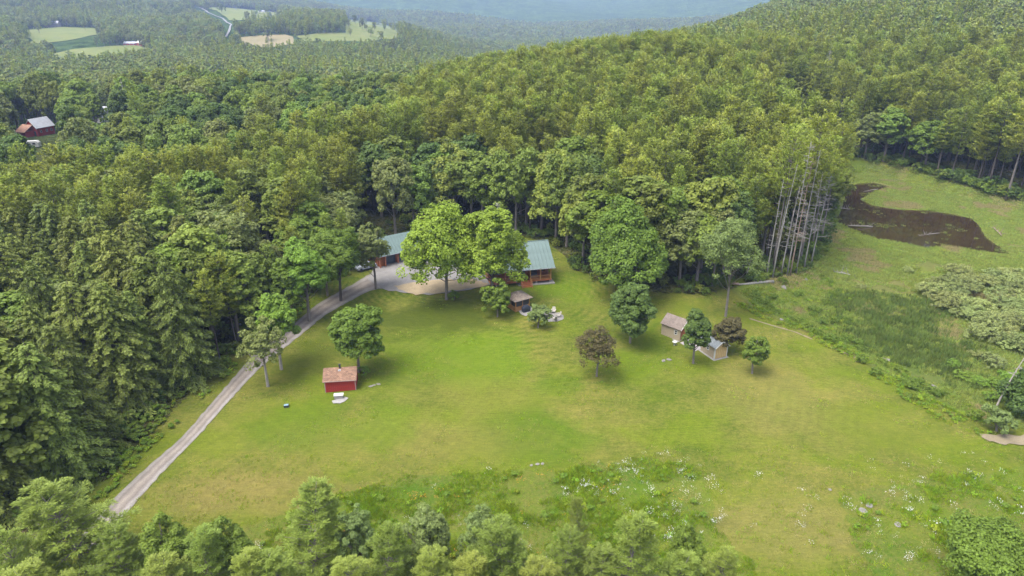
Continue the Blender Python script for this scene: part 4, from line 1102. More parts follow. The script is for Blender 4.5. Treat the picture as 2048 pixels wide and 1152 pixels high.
q = MB(); q.add([(-.72, -.36, 0.05), (.72, -.36, 0.05), (.72, .36, 0.05), (-.72, .36, 0.05), (-.74, -.36, .82), (.74, -.36, .82), (.74, .36, .82), (-.74, .36, .82), (-.46, -.28, 1.12), (.46, -.28, 1.12), (.46, .28, 1.2), (-.46, .28, 1.2)],
              [(3, 2, 1, 0), (0, 1, 5, 4), (1, 2, 6, 5), (2, 3, 7, 6), (3, 0, 4, 7), (4, 5, 9, 8), (5, 6, 10, 9), (6, 7, 11, 10), (7, 4, 8, 11), (8, 9, 10, 11)])
q.build('cover', M['black'], gr_)
for x in (-0.55, 0.55): MB().tube([(x, -0.3, 0.05), (x, 0.3, 0.05)], 0.05, 8).build('wheel', M['tyre'], gr_)

# --- fire pit circle with chairs
fc = P(1103, 634); 
circ = wiggle([(fc[0] + 2.3 * math.cos(t) , fc[1] + 2.1 * math.sin(t)) for t in np.linspace(0, 6.283, 18)[:-1]], 0.5, 0.12, 12)
draped('gravel_circle', circ, 0.5, 0.06, M['gravel'])
fp = thing('fire_pit', 'ring of stones with ashes in the middle of the gravel circle', 'fire pit', (fc[0] - 0.35, fc[1] + 0.1, H1(*fc) + 0.06))
def rockmesh(seed, s=(1, 1, 0.7)):
    q = np.random.default_rng(seed); bm_v = []
    import bmesh
    bm = bmesh.new(); bmesh.ops.create_icosphere(bm, subdivisions=2, radius=0.5)
    for v in bm.verts:
        n_ = 1 + 0.45 * noise.noise(v.co * 2.2 + Vector((seed * 3.7, 0, 0))); v.co = Vector((v.co.x * s[0], v.co.y * s[1], v.co.z * s[2])) * n_
    me = bpy.data.meshes.new('rock'); bm.to_mesh(me); bm.free(); me.materials.append(M['stone']); return me
RK = [rockmesh(i) for i in range(5)]
for k in range(10):
    a = k * 0.628; o = link('stone', RK[k % 5], fp); o.location = (0.62 * math.cos(a), 0.62 * math.sin(a), 0.12); o.scale = (0.36, 0.36, 0.42); o.rotation_euler.z = k
MB().tube([(0, 0, 0.0), (0, 0, 0.07)], 0.5, 14).build('ash_bed', M['ash'], fp)
def chair(px, py, rz, label):
    x, y = P(px, py); t = thing('garden_chair', label, 'chair', (x, y, H1(x, y) + 0.07), rz, 'chairs round the fire pit')
    MB().slab([(-.28, -.35, .40), (.28, -.35, .40), (.28, .25, .26), (-.28, .25, .26)], 0.03).build('seat', M['chair'], t)
    for k in range(5):
        x0 = -.29 + k * .118; MB().slab([(x0, .22, .24), (x0 + .105, .22, .24), (x0 + .105, .58, 1.0 - 0.03 * abs(k - 2)), (x0, .58, 1.0 - 0.03 * abs(k - 2))], 0.03).build('back_slat', M['chair'], t)
    for s in (-1, 1):
        bx('armrest', M['chair'], t, s * .36 - .07, s * .36 + .07, -.42, .36, .56, .59); bx('leg', M['chair'], t, s * .33 - .03, s * .33 + .03, -.36, -.28, 0, .56)
        MB().slab([(s * .31 - .02, -.3, .36), (s * .31 + .02, -.3, .36), (s * .31 + .02, .62, .06), (s * .31 - .02, .62, .06)], 0.12).build('side_rail', M['chair'], t)
chair(1107, 626, R(-10), 'pale wooden garden chair behind the fire ring, facing the camera')
chair(1116, 634, R(-75), 'pale wooden garden chair right of the fire ring')
chair(1110, 641, R(200), 'pale wooden garden chair nearest the camera by the fire ring, seen from behind')
chair(1094, 629, R(60), 'pale wooden garden chair left of the fire ring beside the bush')

# --- red shed
rs, L_ = frame((651.5, 785), (712, 779.5), 0.0, 'red_shed', 'small red shed with rusty brown shingle roof and a metal flue', 'shed')
RW, RD, RE, RR_ = L_, 3.5, 1.95, 3.15
q = MB(); q.box(0, RW, 0, RD, -0.3, RE)
for x in (0.1, RW): q.slab([(x, 0, RE + 0.002), (x, RD, RE + 0.002), (x, RD / 2, RR_ - 0.1)], 0.1)
q.build('wall', M['red'], rs)
nb_ = 16; me = MB().box(0.012, RW / nb_ - 0.012, -0.028, -0.002, 0.0, RE - 0.05).mesh('board', M['red'])
for k in range(nb_): link('board', me, rs).location.x = k * RW / nb_
bx('corner_trim', M['redtrim'], rs, -0.06, 0.07, -0.05, -0.03, -0.1, RE); bx('corner_trim', M['redtrim'], rs, RW - 0.07, RW + 0.06, -0.05, -0.03, -0.1, RE)
bx('eave_board', M['redtrim'], rs, -0.25, RW + 0.25, -0.34, -0.30, RE - 0.09, RE + 0.03)
sl1 = MB().slab([(-0.25, -0.3, RE - 0.08 + 0.1), (RW + 0.25, -0.3, RE + 0.02), (RW + 0.25, RD / 2, RR_), (-0.25, RD / 2, RR_)], 0.07).build('roof_slope', M['rustroof'], rs)
MB().slab([(RW + 0.25, RD + 0.3, RE + 0.02), (-0.25, RD + 0.3, RE + 0.02), (-0.25, RD / 2, RR_), (RW + 0.25, RD / 2, RR_)], 0.07).build('roof_slope', M['rustroof'], rs)
fl = MB(); fl.box(RW * .5 - .28, RW * .5 + .1, RD / 2 - .6, RD / 2 - .12, RR_ - .42, RR_ - .2); fl.build('flashing', M['greymetal'], rs)
q = MB(); q.tube([(RW * .5 - .05, RD / 2 - .1, RR_ - .3), (RW * .5 - .05, RD / 2 - .1, RR_ + .45)], 0.13, 10); q.tube([(RW * .5 - .05, RD / 2 - .1, RR_ + .45), (RW * .5 - .05, RD / 2 - .1, RR_ + .55)], 0.2, 10); q.build('flue', M['black'], rs)
bx('plinth', M['stone'], rs, -0.05, RW + 0.05, -0.03, RD + 0.05, -0.35, -0.06)
# white box on a grey slab in front
sb = wiggle([P(*p) for p in [(664, 803), (690, 794), (697, 797), (690, 804), (680, 808), (666, 808)]], 0.5, 0.08, 21)
draped('stone_slab', sb, 0.4, 0.10, M['concrete'])
bxp = P(678, 797); wb = thing('white_box', 'white box-like bench on a grey slab in front of the red shed', 'box', (bxp[0], bxp[1], H1(*bxp) + 0.1), R(8))
bx('body', M['concrete'], wb, -.62, .62, -.3, .3, 0, .5); bx('lid', M['white'], wb, -.68, .68, -.36, .36, .503, .62)
bp = P(573, 814); bb = thing('black_box', 'small black box with a pale blue lid alone on the lawn', 'box', (bp[0], bp[1], H1(*bp)), R(12))
bx('body', M['black'], bb, -.33, .33, -.22, .22, 0, .34); bx('lid', M['blueglass'], bb, -.3, .3, -.2, .2, .343, .37)

# --- two tan sheds on one pad
A0, A1 = (1322.5, 668), (1358.5, 682.5)
sa, LA = frame(A0, A1, 0.12, 'tan_shed', 'tan garden shed with brown shingle roof and one white-framed window', 'shed')
def shed(o, L, D, E, Rg, wallm, roofm, endm, seedn, win, trim, gable_boards=False):
    q = MB(); q.box(0, L, 0, D, -0.1, E); q.slab([(0.1, 0, E + .002), (0.1, D, E + .002), (0.1, D / 2, Rg - .08)], 0.1); q.build('wall', wallm, o)
    bx('end_wall', endm, o, L + 0.002, L + 0.03, 0.0, D, 0, E)
    MB().slab([(L + .03, 0, E), (L + .03, D, E), (L + .03, D / 2, Rg - .08)], 0.1).build('gable', endm, o)
    if gable_boards:
        for k in range(7):
            y = (k + 0.5) * D / 7; zt = E + (Rg - .1 - E) * (1 - abs(y - D / 2) / (D / 2)) - .04
            bx('batten', M['ochre2'], o, L + .033, L + .06, y - .035, y + .035, 0, zt)
        for k in range(8): 
            x = 0.2 + k * (L - .4) / 7; bx('batten', wallm, o, x - .03, x + .03, -.03, -.003, 0, E - .02)
    else:
        for k in range(9):
            x = 0.2 + k * (L - .4) / 8; bx('batten', wallm, o, x - .03, x + .03, -.025, -.003, 0, E - .02)
    for yy in (-.035, D - .09): bx('corner_trim', trim, o, L + .003, L + .07, yy, yy + .13, -.05, E)
    bx('corner_trim', trim, o, L - .12, L + .0, -.06, -.032, -.05, E); bx('corner_trim', trim, o, -.02, .1, -.06, -.032, -.05, E)
    s_ = (Rg - E) / (D / 2)
    for sgn in (0, 1):
        ye, yr = (-.28, D / 2) if sgn == 0 else (D + .28, D / 2)
        c = [(-.2, ye, E - .28 * s_ + .12), (L + .3, ye, E - .28 * s_ + .12), (L + .3, yr, Rg + .12), (-.2, yr, Rg + .12)]
        MB().slab(c if sgn == 0 else c[::-1], 0.08).build('roof_slope', roofm, o)
        c = [(L + .305, ye, E - .28 * s_ + .10), (L + .35, ye, E - .28 * s_ + .10), (L + .35, yr, Rg + .10), (L + .305, yr, Rg + .10)]
        MB().slab(c if sgn == 0 else c[::-1], 0.16).build('barge_board', M['white'], o)
    for (x, w) in win: window(o, x, 0.85, w, 0.85, -.004, 'white')
shed(sa, LA, 3.2, 2.15, 3.35, M['tan'], M['brownroof'], M['log'], 1, [(LA - 1.15, .62)], M['tan'])
bx('door', M['log2'], sa, LA + .032, LA + .08, .9, 2.2, 0, 1.9)
sb_, LB = frame((1400.5, 700), (1428, 719), 0.12, 'tan_shed', 'small shed with grey shingle roof, white trim and ochre board-and-batten end wall', 'shed')
shed(sb_, LB, 2.45, 2.1, 2.95, M['tan'], M['greyroof'], M['ochre'], 2, [(LB * .42, .6)], M['white'], True)
def padpoly(o, x0, x1, y0, y1): return [on(o, x, y, 0)[:2] for x, y in ((x0, y0), (x1, y0), (x1, y1), (x0, y1))]
pa = thing('concrete_pad', 'concrete pad under the brown-roofed shed', 'pad', sa.location, sa.rotation_euler.z); bx('slab', M['concrete'], pa, -.25, LA + .1, -.35, 3.45, -.75, -.1)
pb = thing('concrete_pad', 'concrete pad under the grey-roofed shed', 'pad', sb_.location, sb_.rotation_euler.z); bx('slab', M['concrete'], pb, -.25, LB + .4, -.35, 2.75, -.75, -.1)
dk, LD = frame((1359.5, 686), (1391, 702.5), 0.0, 'deck', 'weathered grey deck joining the two tan sheds', 'deck')
q = MB().box(0, LD / 12 - .02, 0, 2.9, .02, .08); me = q.mesh('plank', M['deckgrey'])
for k in range(12): link('plank', me, dk).location.x = k * LD / 12
bx('joists', M['deckgrey'], dk, 0.03, LD - .03, .05, 2.85, -.5, .016)
tb = P(1349, 690); tt = thing('garden_table', 'small round white table on the grass beside the brown-roofed shed', 'table', (tb[0], tb[1], H1(*tb)))
MB().tube([(0, 0, .58), (0, 0, .64)], .42, 14).build('tabletop', M['white'], tt)
for a in range(3): MB().tube([(0, 0, .58), (.3 * math.cos(a * 2.09), .3 * math.sin(a * 2.09), 0)], .04, 5).build('leg', M['white'], tt)

# --- stones, logs
def rock(px, py, s, label, flat=0.6, grp=None, rz=0.0):
    x, y = P(px, py); o = link('boulder', RK[int(px) % 5]); o.location = (x, y, H1(x, y) + s * 0.12); o.scale = (s, s * .75, s * flat); o.rotation_euler.z = rz + px
    return tag(o, label, 'boulder', grp)
rock(1776, 722, 1.1, 'pale boulder on the grassy bank halfway down the bog edge'); rock(1768, 718, .7, 'small pale stone touching the bank boulder')
rock(1868, 775, 1.1, 'grey boulder on the bank nearer the right edge'); rock(1858, 772, .8, 'whitish stone left of the grey bank boulder')
rock(1722, 706, .6, 'small grey stone on the bank above the dirt track'); rock(1686, 680, .6, 'small stone half buried in the bank weeds')
rock(1563, 640, .8, 'rough stone in the weeds above the dirt track'); rock(1567, 577, 1.3, 'grey stump-like rock in the bright weeds below the snags', 1.2); rock(1612, 560, .8, 'small upright stone near the pine corner', 1.3)
for i, (px, py, s) in enumerate([(742, 773, .7), (748, 771, .6), (757, 769, .7), (1738, 1012, 1.0), (1726, 1024, 1.2), (1795, 1050, .9), (1063, 931, .5), (1075, 929, .6), (1085, 928, .5), (1660, 980, .5), (1327, 722, .8), (1338, 720, .9)]):
    rock(px, py, s, ['flat stones in the grass right of the red shed', 'bare rock slabs in the lower right meadow', 'small pale stones at the meadow edge below the lawn', 'pale stone in the lawn at the lower right', 'flat pale rock in the grass left of the deck'][[0, 0, 0, 1, 1, 1, 2, 2, 2, 3, 4, 4][i]], .22,
         ['stones right of the red shed', 'rock slabs in the lower right meadow', 'stones at the meadow edge', None, 'rocks left of the deck'][[0, 0, 0, 1, 1, 1, 2, 2, 2, 3, 4, 4][i]])
def logo(pa_, pb_, r, label, mat, z0=0.0, br=0, name='fallen_log'):
    a = P(*pa_); b = P(*pb_); za, zb = H1(*a) + r + z0, H1(*b) + r * .7 + z0; o = thing(name, label, 'log', (a[0], a[1], za))
    d = Vector((b[0] - a[0], b[1] - a[1], zb - za)); q = MB(); q.tube([(0, 0, 0), d * .35 + Vector((0, 0, .06)), d * .7 + Vector((0, 0, -.03)), d], [r, r * .95, r * .8, r * .6], 8); q.build('trunk', mat, o, True)
    if br:
        k = MB(); gg = np.random.default_rng(int(pa_[0]))
        for _ in range(br):
            s = d * gg.uniform(.1, 1); e = Vector((gg.normal() * .8, gg.normal() * .8, abs(gg.normal()) * .9)); k.tube([s, s + e * .6, s + e], [.05, .035, .015], 4)
        k.build('branches', mat, o)
    return o
logo((1546, 566), (1478, 571), .33, 'big pale fallen log lying at the foot of the pine corner', M['deadwood'])
logo((1478, 571), (1460, 568), .26, 'dark rotten end of a fallen trunk left of the pale log', M['bark_red'], 0, 6)
logo((1700, 552), (1668, 545), .16, 'grey fallen branchwood on the sedge below the pine corner', M['deadwood'], .1, 9)
logo((1745, 453), (1695, 455), .16, 'pale dead branch lying in the pond near the left shore', M['deadwood'], .5, 16)
logo((1880, 465), (1838, 470), .08, 'thin drowned branches in the middle of the pond', M['deadwood'], .5, 8)
logo((1755, 380), (1727, 382), .10, 'thin pale log at the far end of the pond', M['deadwood'], .5, 1)
logo((1700, 418), (1655, 412), .10, 'tangle of bare branches at the left shore of the pond', M['deadwood'], .5, 22)
logo((2002, 476), (1985, 458), .10, 'small brushwood pile on the right shore of the pond', M['dead_twig'], .5, 14)
st = P(1491, 562); pr = bare_tree(570, 6.5, 1.5, n=4, r=.14, lean=(.8, 0)); place_tree('birch_stub', pr, 'short leaning pale birch stem beside the fallen log', 'dead tree', st[0], st[1], 6.5, h0=6.5, rz=0, second='branches')

# --- neighbours beyond the trees
bo = thing('red_barn', 'red barn with rusty lean-to roof and grey main roof beyond the pines at the left', 'barn', (BARN[0], BARN[1], H1(*BARN)), R(72))
bo.scale = (0.86, 0.86, 0.86)
q = MB(); q.box(0, 9, -3.5, 3.5, -1, 4.2); q.slab([(0, 3.5, 4.202), (0, -3.5, 4.202), (0, 0, 7.6)][::1], .2); q.build('wall', M['red'], bo)
MB().slab([(-.4, -4.1, 3.75), (9.5, -4.1, 3.75), (9.5, 0, 7.9), (-.4, 0, 7.9)], .12).build('main_roof', M['greymetal'], bo); MB().slab([(9.5, 4.1, 3.75), (-.4, 4.1, 3.75), (-.4, 0, 7.9), (9.5, 0, 7.9)], .12).build('main_roof', M['greymetal'], bo)
MB().slab([(-.42, -4.1, 3.72), (-.42, 0, 7.86), (-.6, 0, 7.86), (-.6, -4.1, 3.72)], .3).build('barge_board', M['white'], bo)
q = MB(); q.box(-4.5, -.02, -1.2, 4.6, -1, 2.6); q.build('lean_to_wall', M['red'], bo); MB().slab([(-5.1, -1.6, 2.5), (-.1, -1.6, 5.4), (-.1, 4.8, 5.4), (-5.1, 4.8, 2.5)][::1], .12).build('lean_to_roof', M['rustmetal'], bo)
bx('door', M['black'], bo, -.06, -.01, -2.6, -1.4, 0, 2.3)
for x in (1.5, 4.5, 7.0): window(bo, x, 1.4, .9, 1.2, -3.504, 'white')
va = P(70, 292); tr_ = thing('white_trailer', 'white camper trailer parked in front of the red barn', 'trailer', (va[0] - 1.5, va[1] - 4, H1(*va)), R(10))
q = MB(); pr_ = [(0, .5), (-.1, 1.6), (.4, 2.6), (5.0, 2.7), (5.6, 2.0), (5.6, .5)]; k = len(pr_)
q.add([(x, -1.1, z) for x, z in pr_] + [(x, 1.1, z) for x, z in pr_], [tuple(range(k)), tuple(range(2 * k - 1, k - 1, -1))] + [(i, i + k, (i + 1) % k + k, (i + 1) % k) for i in range(k)]); q.build('body', M['white'], tr_)
for y in (-1.12, 1.05): MB().tube([(2.8, y, .38), (2.8, y + .12, .38)], .38, 10).build('wheel', M['tyre'], tr_)
window(tr_, 1.2, 1.4, 1.1, .7, -1.104, 'greymetal', bars=False); window(tr_, 3.6, 1.4, 1.1, .7, -1.104, 'greymetal', bars=False)
def farhouse(px, py, rz, L, D, E, Rg, wm, rm, name, label, cat, win=3):
    x, y = P(px, py); o = thing(name, label, cat, (x, y, H1(x, y) - .2), rz)
    q = MB(); q.box(-L / 2, L / 2, -D / 2, D / 2, -2, E)
    for xx in (-L / 2 + .2, L / 2): q.slab([(xx, -D / 2, E + .002), (xx, D / 2, E + .002), (xx, 0, Rg - .1)], .2)
    q.build('wall', M[wm], o)
    for s in (-1, 1):
        c = [(-L / 2 - .4, -D / 2 - .4, E - .05), (L / 2 + .4, -D / 2 - .4, E - .05), (L / 2 + .4, 0, Rg), (-L / 2 - .4, 0, Rg)]
        if s > 0: c = [(x_, -y_, z_) for x_, y_, z_ in c][::-1]
        MB().slab(c, .15).build('roof', M[rm], o)
    for k in range(win): window(o, -L / 2 + (k + .5) * L / win - .5, 1.0, 1.1, 1.4, -D / 2 - .004, 'white')
    return o
farhouse(209, 243, R(-25), 9, 7, 4.5, 7.2, 'white', 'greymetal', 'far_house', 'house with a grey roof showing between the pines at the left', 'house')
farhouse(106, 54, R(5), 20, 9, 5.5, 9, 'deadwood', 'greymetal', 'farmhouse', 'brown farmhouse above the small far field at the upper left', 'farmhouse', 4)
farhouse(262, 91, R(0), 15, 7, 3, 5, 'red', 'greymetal', 'far_barn', 'long red farm building on the far field', 'barn')
farhouse(284, 92, R(-35), 11, 7, 4, 7.5, 'red', 'white', 'far_barn', 'red barn with white roof at the end of the far field', 'barn')
farhouse(419, 6, R(60), 18, 10, 6, 11, 'white', 'white', 'far_barn', 'white farm building at the top edge of the photo beside the far road', 'barn')
farhouse(524, 25, R(0), 12, 7, 3, 4.5, 'white', 'greymetal', 'far_house', 'low grey roof at the edge of the upper far field', 'house', 2)
for i, (px, py, s) in enumerate([(537, 82, 1.25), (733, 62, .6), (742, 74, .8)]):
    x, y = P(px, py); place_tree('lone_tree', FARB[i % 4], ['round tree standing alone on the mown tan field', 'thin small tree standing in the far hay field', 'low bushy tree in the far hay field'][i], 'tree', x, y, 17 * s, h0=17)

# ------------------------------------------------------------------ forest
def scatter(name, srcs, pts, scl, mat_kind='stuff', wid=None, idx=None, lean=0.0):
    """countless plants as one object: geometry nodes put a source mesh on every point"""
    pts = np.asarray(pts, np.float32); n = len(pts)
    me = bpy.data.meshes.new(name); me.vertices.add(n); me.vertices.foreach_set('co', pts.ravel())
    scl = np.asarray(scl, np.float32); wid = scl if wid is None else np.asarray(wid, np.float32)
    sv3 = np.column_stack([wid, wid, scl]).astype(np.float32)
    rot = np.column_stack([rng.normal(size=n) * lean, rng.normal(size=n) * lean, rng.uniform(0, 6.28, n)]).astype(np.float32)
    idx = rng.integers(0, len(srcs), n) if idx is None else idx
    a = me.attributes.new('plant_scale', 'FLOAT_VECTOR', 'POINT'); a.data.foreach_set('vector', sv3.ravel())
    a = me.attributes.new('plant_turn', 'FLOAT_VECTOR', 'POINT'); a.data.foreach_set('vector', rot.ravel())
    a = me.attributes.new('plant_kind', 'INT', 'POINT'); a.data.foreach_set('value', idx.astype(np.int32))
    o = link(name, me)
    ng = bpy.data.node_groups.new(name + '_nodes', 'GeometryNodeTree')
    ng.interface.new_socket('Geometry', in_out='INPUT', socket_type='NodeSocketGeometry')
    ng.interface.new_socket('Geometry', in_out='OUTPUT', socket_type='NodeSocketGeometry')
    gi = ng.nodes.new('NodeGroupInput'); go = ng.nodes.new('NodeGroupOutput')
    iop = ng.nodes.new('GeometryNodeInstanceOnPoints'); g2i = ng.nodes.new('GeometryNodeGeometryToInstance')
    def attr(nm, ty):
        q = ng.nodes.new('GeometryNodeInputNamedAttribute'); q.data_type = ty; q.inputs[0].default_value = nm
        return [s for s in q.outputs if s.enabled and s.name == 'Attribute'][0]
    for s in srcs[::-1]:
        oi = ng.nodes.new('GeometryNodeObjectInfo'); oi.inputs['Object'].default_value = s; oi.inputs['As Instance'].default_value = True
        ng.links.new(oi.outputs['Geometry'], g2i.inputs[0])
    ng.links.new(gi.outputs[0], iop.inputs['Points'])
    ng.links.new(g2i.outputs[0], iop.inputs['Instance'])
    iop.inputs['Pick Instance'].default_value = True
    ng.links.new(attr('plant_kind', 'INT'), iop.inputs['Instance Index'])
    ng.links.new(attr('plant_turn', 'FLOAT_VECTOR'), iop.inputs['Rotation'])
    ng.links.new(attr('plant_scale', 'FLOAT_VECTOR'), iop.inputs['Scale'])
    ng.links.new(iop.outputs[0], go.inputs[0])
    md = o.modifiers.new('plants', 'NODES'); md.node_group = ng
    return tag(o, kind='stuff')

def joined(name, pair):
    """crown and trunk in one mesh, as the source of a scatter"""
    a, b = pair
    va = np.empty(len(a.vertices) * 3, np.float32); a.vertices.foreach_get('co', va)
    fa = np.empty(len(a.loops), np.int32); a.loops.foreach_get('vertex_index', fa)
    vb = [tuple(v.co) for v in b.vertices]; fb = [tuple(len(a.vertices) + i for i in p.vertices) for p in b.polygons]
    # keep only quads of the trunk
    fb = np.array([f for f in fb if len(f) == 4], np.int32).reshape(-1, 4)
    me = np_mesh(name, np.vstack([va.reshape(-1, 3), np.array(vb)]), np.vstack([fa.reshape(-1, 4), fb]))
    me.materials.append(a.materials[0]); me.materials.append(b.materials[0])
    mi = np.zeros(len(me.polygons), np.int32); mi[len(fa) // 4:] = 1
    me.polygons.foreach_set('material_index', mi); me.update()
    return bpy.data.objects.new(name, me)      # not linked: only the scatters use it

g = np.random.default_rng(77)
def candidates(r0, r1, sp, half=40.0):
    """jittered points in a sector in front of the camera, about sp metres apart"""
    x = np.arange(-r1, r1, sp); y = np.arange(10, r1, sp)
    gx, gy = np.meshgrid(x, y); gx = gx + (np.arange(len(y))[:, None] % 2) * sp / 2
    gx = gx.ravel() + g.uniform(-0.36, 0.36, gx.size) * sp; gy = gy.ravel() + g.uniform(-0.36, 0.36, gy.size) * sp
    r = np.hypot(gx, gy); az = np.degrees(np.arctan2(gx, gy))
    k = (r > r0) & (r <= r1) & (np.abs(az) < half + 12 * 60 / np.maximum(r, 60)) & (gy > 12)
    return gx[k], gy[k]

def seg(px0, py0, px1, py1): return None
HILLB = lambda az, r: r > np.interp(az, [-40, -15, 0, 8, 16, 24, 40], [300, 340, 400, 330, 300, 262, 250])  # where broadleaf trees take over again

near = []
cx, cy = candidates(50, 400, 4.6, 42)
inside = np.maximum(sdf(CLEAR, cx, cy), sdf(BOG, cx, cy))
k = inside < -0.8
# behind the camera's side of the clearing only the foreground trees stand
k &= ~((cy < 62) & (cx > -34))
cx, cy, ins = cx[k], cy[k], inside[k]
zz = HV(cx, cy)
far_ok = np.ones(len(cx), bool)
for bx_, by_, wd, dp in ((BARN[0], BARN[1], 8.5, 85), (HOUSE2[0], HOUSE2[1], 4.0, 50)):
    u = np.arctan2(cx, cy) - math.atan2(bx_, by_); rb = math.hypot(bx_, by_); r = np.hypot(cx, cy)
    far_ok &= ~((np.abs(u) * r < wd) & (r < rb + 9) & (r > rb - dp))
GAP = [PZ(*q) for q in [(1500, 262), (1600, 285), (1700, 312), (1692, 394), (1640, 388), (1570, 352), (1520, 300)]]
far_ok &= sdf(GAP, cx, cy) < 0
far_ok &= ~((proj(cx, cy, zz)[1] > 1040) & (cx < 0))
for tx, ty, tr in TAKEN:
    far_ok &= np.hypot(cx - tx, cy - ty) > tr + 2.2
cx, cy, zz, ins = cx[far_ok], cy[far_ok], zz[far_ok], ins[far_ok]
# keep the rear walls of cabin and garage clear
GAR0 = P(763, 536); 
r = np.hypot(cx, cy); azd = np.degrees(np.arctan2(cx, cy)); edge = -ins
u1 = g.random(len(cx)); u2 = g.random(len(cx)); u3 = g.random(len(cx))
kind = np.full(len(cx), 'p', dtype='<U1')
nz = np.array([noise.noise(Vector((a * 0.022, b * 0.022, 3.1))) for a, b in zip(cx, cy)])
pxb, pyb = proj(cx, cy, zz)
# hemlocks in the lower left
kind[(pxb < 440) & (pyb > 590)] = 'h'
kind[(pxb < 440) & (pyb > 590) & (u1 < 0.14)] = 'b'
# mixed wood left of the driveway
mz = (pxb > 330) & (pxb < 700) & (pyb < 700) & (pyb > 430) & (r < 165)
kind[mz & (u1 < 0.62)] = 'b'
# broadleaf edge behind the cabin
be = (pxb > 720) & (pxb < 1480) & (edge < 17 + 14 * (nz + 0.3)) & (r > 118) & (r < 190)
kind[be] = 'b'; kind[be & (u1 < 0.06)] = 'p'
# the rounded broadleaf wood in the left middle distance
bl = (azd < np.interp(r, [180, 300, 400], [-12, -6, -3])) & (r > np.interp(azd, [-40, -25, -12, -4], [196, 184, 205, 265]))
kind[bl & (u1 < 0.985)] = 'b'
# the far hill on the right
kind[HILLB(azd, r) & (azd > 0) & (u1 < 0.45 + 1.0 * nz)] = 'b'
kind[(kind == 'p') & (u1 < 0.035)] = 'b'
tint = g.integers(0, 6, len(cx))
# thinning by crown size
sp_keep = np.ones(len(cx), bool)
sp_keep[(kind == 'b')] = u2[kind == 'b'] < 0.56
sp_keep[(kind == 'b') & bl] = u2[(kind == 'b') & bl] < 0.28
sp_keep[(kind == 'h')] = u2[kind == 'h'] < 0.45
sp_keep[(kind == 'p') & (pxb > 1500) & (r > 170)] = (u2 < 0.8)[(kind == 'p') & (pxb > 1500) & (r > 170)]
sel = np.where(sp_keep)[0]
hgt = np.where(kind == 'p', 18.5 + 7 * u3 + 2.5 * nz, np.where(kind == 'b', 14.5 + 6 * u3, 15 + 6 * u3))
hgt = np.where(bl & (kind == 'b'), hgt + 3.5, hgt)
hgt = np.where(be & (kind == 'b'), hgt + 1.5, hgt)
hgt = np.where((pxb > 1480) & (r > 150) & (kind == 'p'), hgt + 2.0, hgt)
hgt = np.where((kind == 'p') & (r < 140), hgt * 0.93, hgt)
hgt = np.where((kind == 'p') & (pxb < 700) & (r < 190), hgt * 0.90, hgt)
hgt = np.where((pxb > 500) & (pxb < 760) & (edge < 7), np.minimum(hgt, 13.5), hgt)
wid = hgt * np.where(kind == 'p', 7.8 / 25, np.where((kind == 'b') & bl, 15 / 18, 1) * np.where(kind == 'b', 11 / 18, 12.3 / 21)) * (0.85 + 0.35 * g.random(len(cx)))

tpx_, tpy_ = proj(cx, cy, zz + hgt)
# a tree is kept as an individual when it shows large; the rest of the kind is one mass
# open ground in front of the two neighbours' buildings
hid = ((np.abs(tpx_ - 66) < 58) & (tpy_ < 288) & (r < math.hypot(*BARN) + 6)) | ((np.abs(tpx_ - 207) < 26) & (tpy_ < 243) & (r < math.hypot(*HOUSE2) + 4))
sel = np.array([i for i in sel if not hid[i]])
px_w = wid * F / (cy * math.cos(PITCH) + 54 * math.sin(PITCH)); tpx, tpy = proj(cx, cy, zz + hgt)
seen = (tpx > -60) & (tpx < 2108) & (tpy < 1180) & (tpy > -10)
def zone(i):
    """group and label: kind, tint, and the landmark the tree stands by"""
    x_, y_, r_ = tpx[i], tpy[i], r[i]
    cols = [(120, 'at the left photo edge'), (330, 'left of the driveway wood'), (520, 'above the lower driveway'), (700, 'above the driveway bend'), (860, 'above the garage roof'), (1060, 'above the lime-green trees'),
            (1170, 'above the cabin roof'), (1340, 'above the big rounded maple'), (1500, 'above the airy grey-green tree'), (1680, 'above the weathered snags'), (1850, "above the pond's left half"), (9999, "above the pond's right half")]
    col = [b_ for a_, b_ in cols if x_ < a_][0]
    bands = [(60, 'at the top of the picture'), (110, 'high on the slope'), (150, 'on the upper slope'), (190, 'two thirds up the slope'), (235, 'halfway up the slope'), (285, 'on the lower slope'),
             (340, 'near the foot of the wood'), (400, 'close to the wood edge'), (470, 'at the wood edge'), (560, 'beside the clearing'), (660, 'near the lower driveway'), (780, 'well down the left side'), (2000, 'in the lower left part')]
    row = [b_ for a_, b_ in bands if y_ < a_][0]
    size = 'wide ' if wid[i] > 1.08 * np.median(wid[sel[kind[sel] == kind[i]]]) else 'slim ' if wid[i] < 0.88 * np.median(wid[sel[kind[sel] == kind[i]]]) else ''
    if kind[i] == 'h': return 'hemlocks ' + col, size + 'shaggy hemlock ' + row + ' ' + col
    if kind[i] == 'b':
        return 'broadleaf trees ' + col, size + ['leafy green', 'leafy green', 'dark green', 'leafy green', 'fresh green', 'olive green'][int(tint[i])] + ' tree ' + row + ' ' + col
    tall = 'tall ' if hgt[i] > 24.5 else 'short ' if hgt[i] < 20.5 else ''
    return 'pines ' + col, size + tall + 'feathery pine ' + row + ' ' + col
LIM = {'p': 294, 'b': 262, 'h': 120}
SRC = {'p': (PINES, 25, None, 'pine_tree'), 'b': (BROAD, 18, None, 'broadleaf_tree'), 'h': (HEML, 21, None, 'hemlock_tree')}
W0 = {'p': [8.2, 7.2, 8.8, 7.6, 7.8, 8.4], 'b': [11, 10, 12, 9.5, 10.5, 11.5], 'h': [12.5, 11.5, 13]}
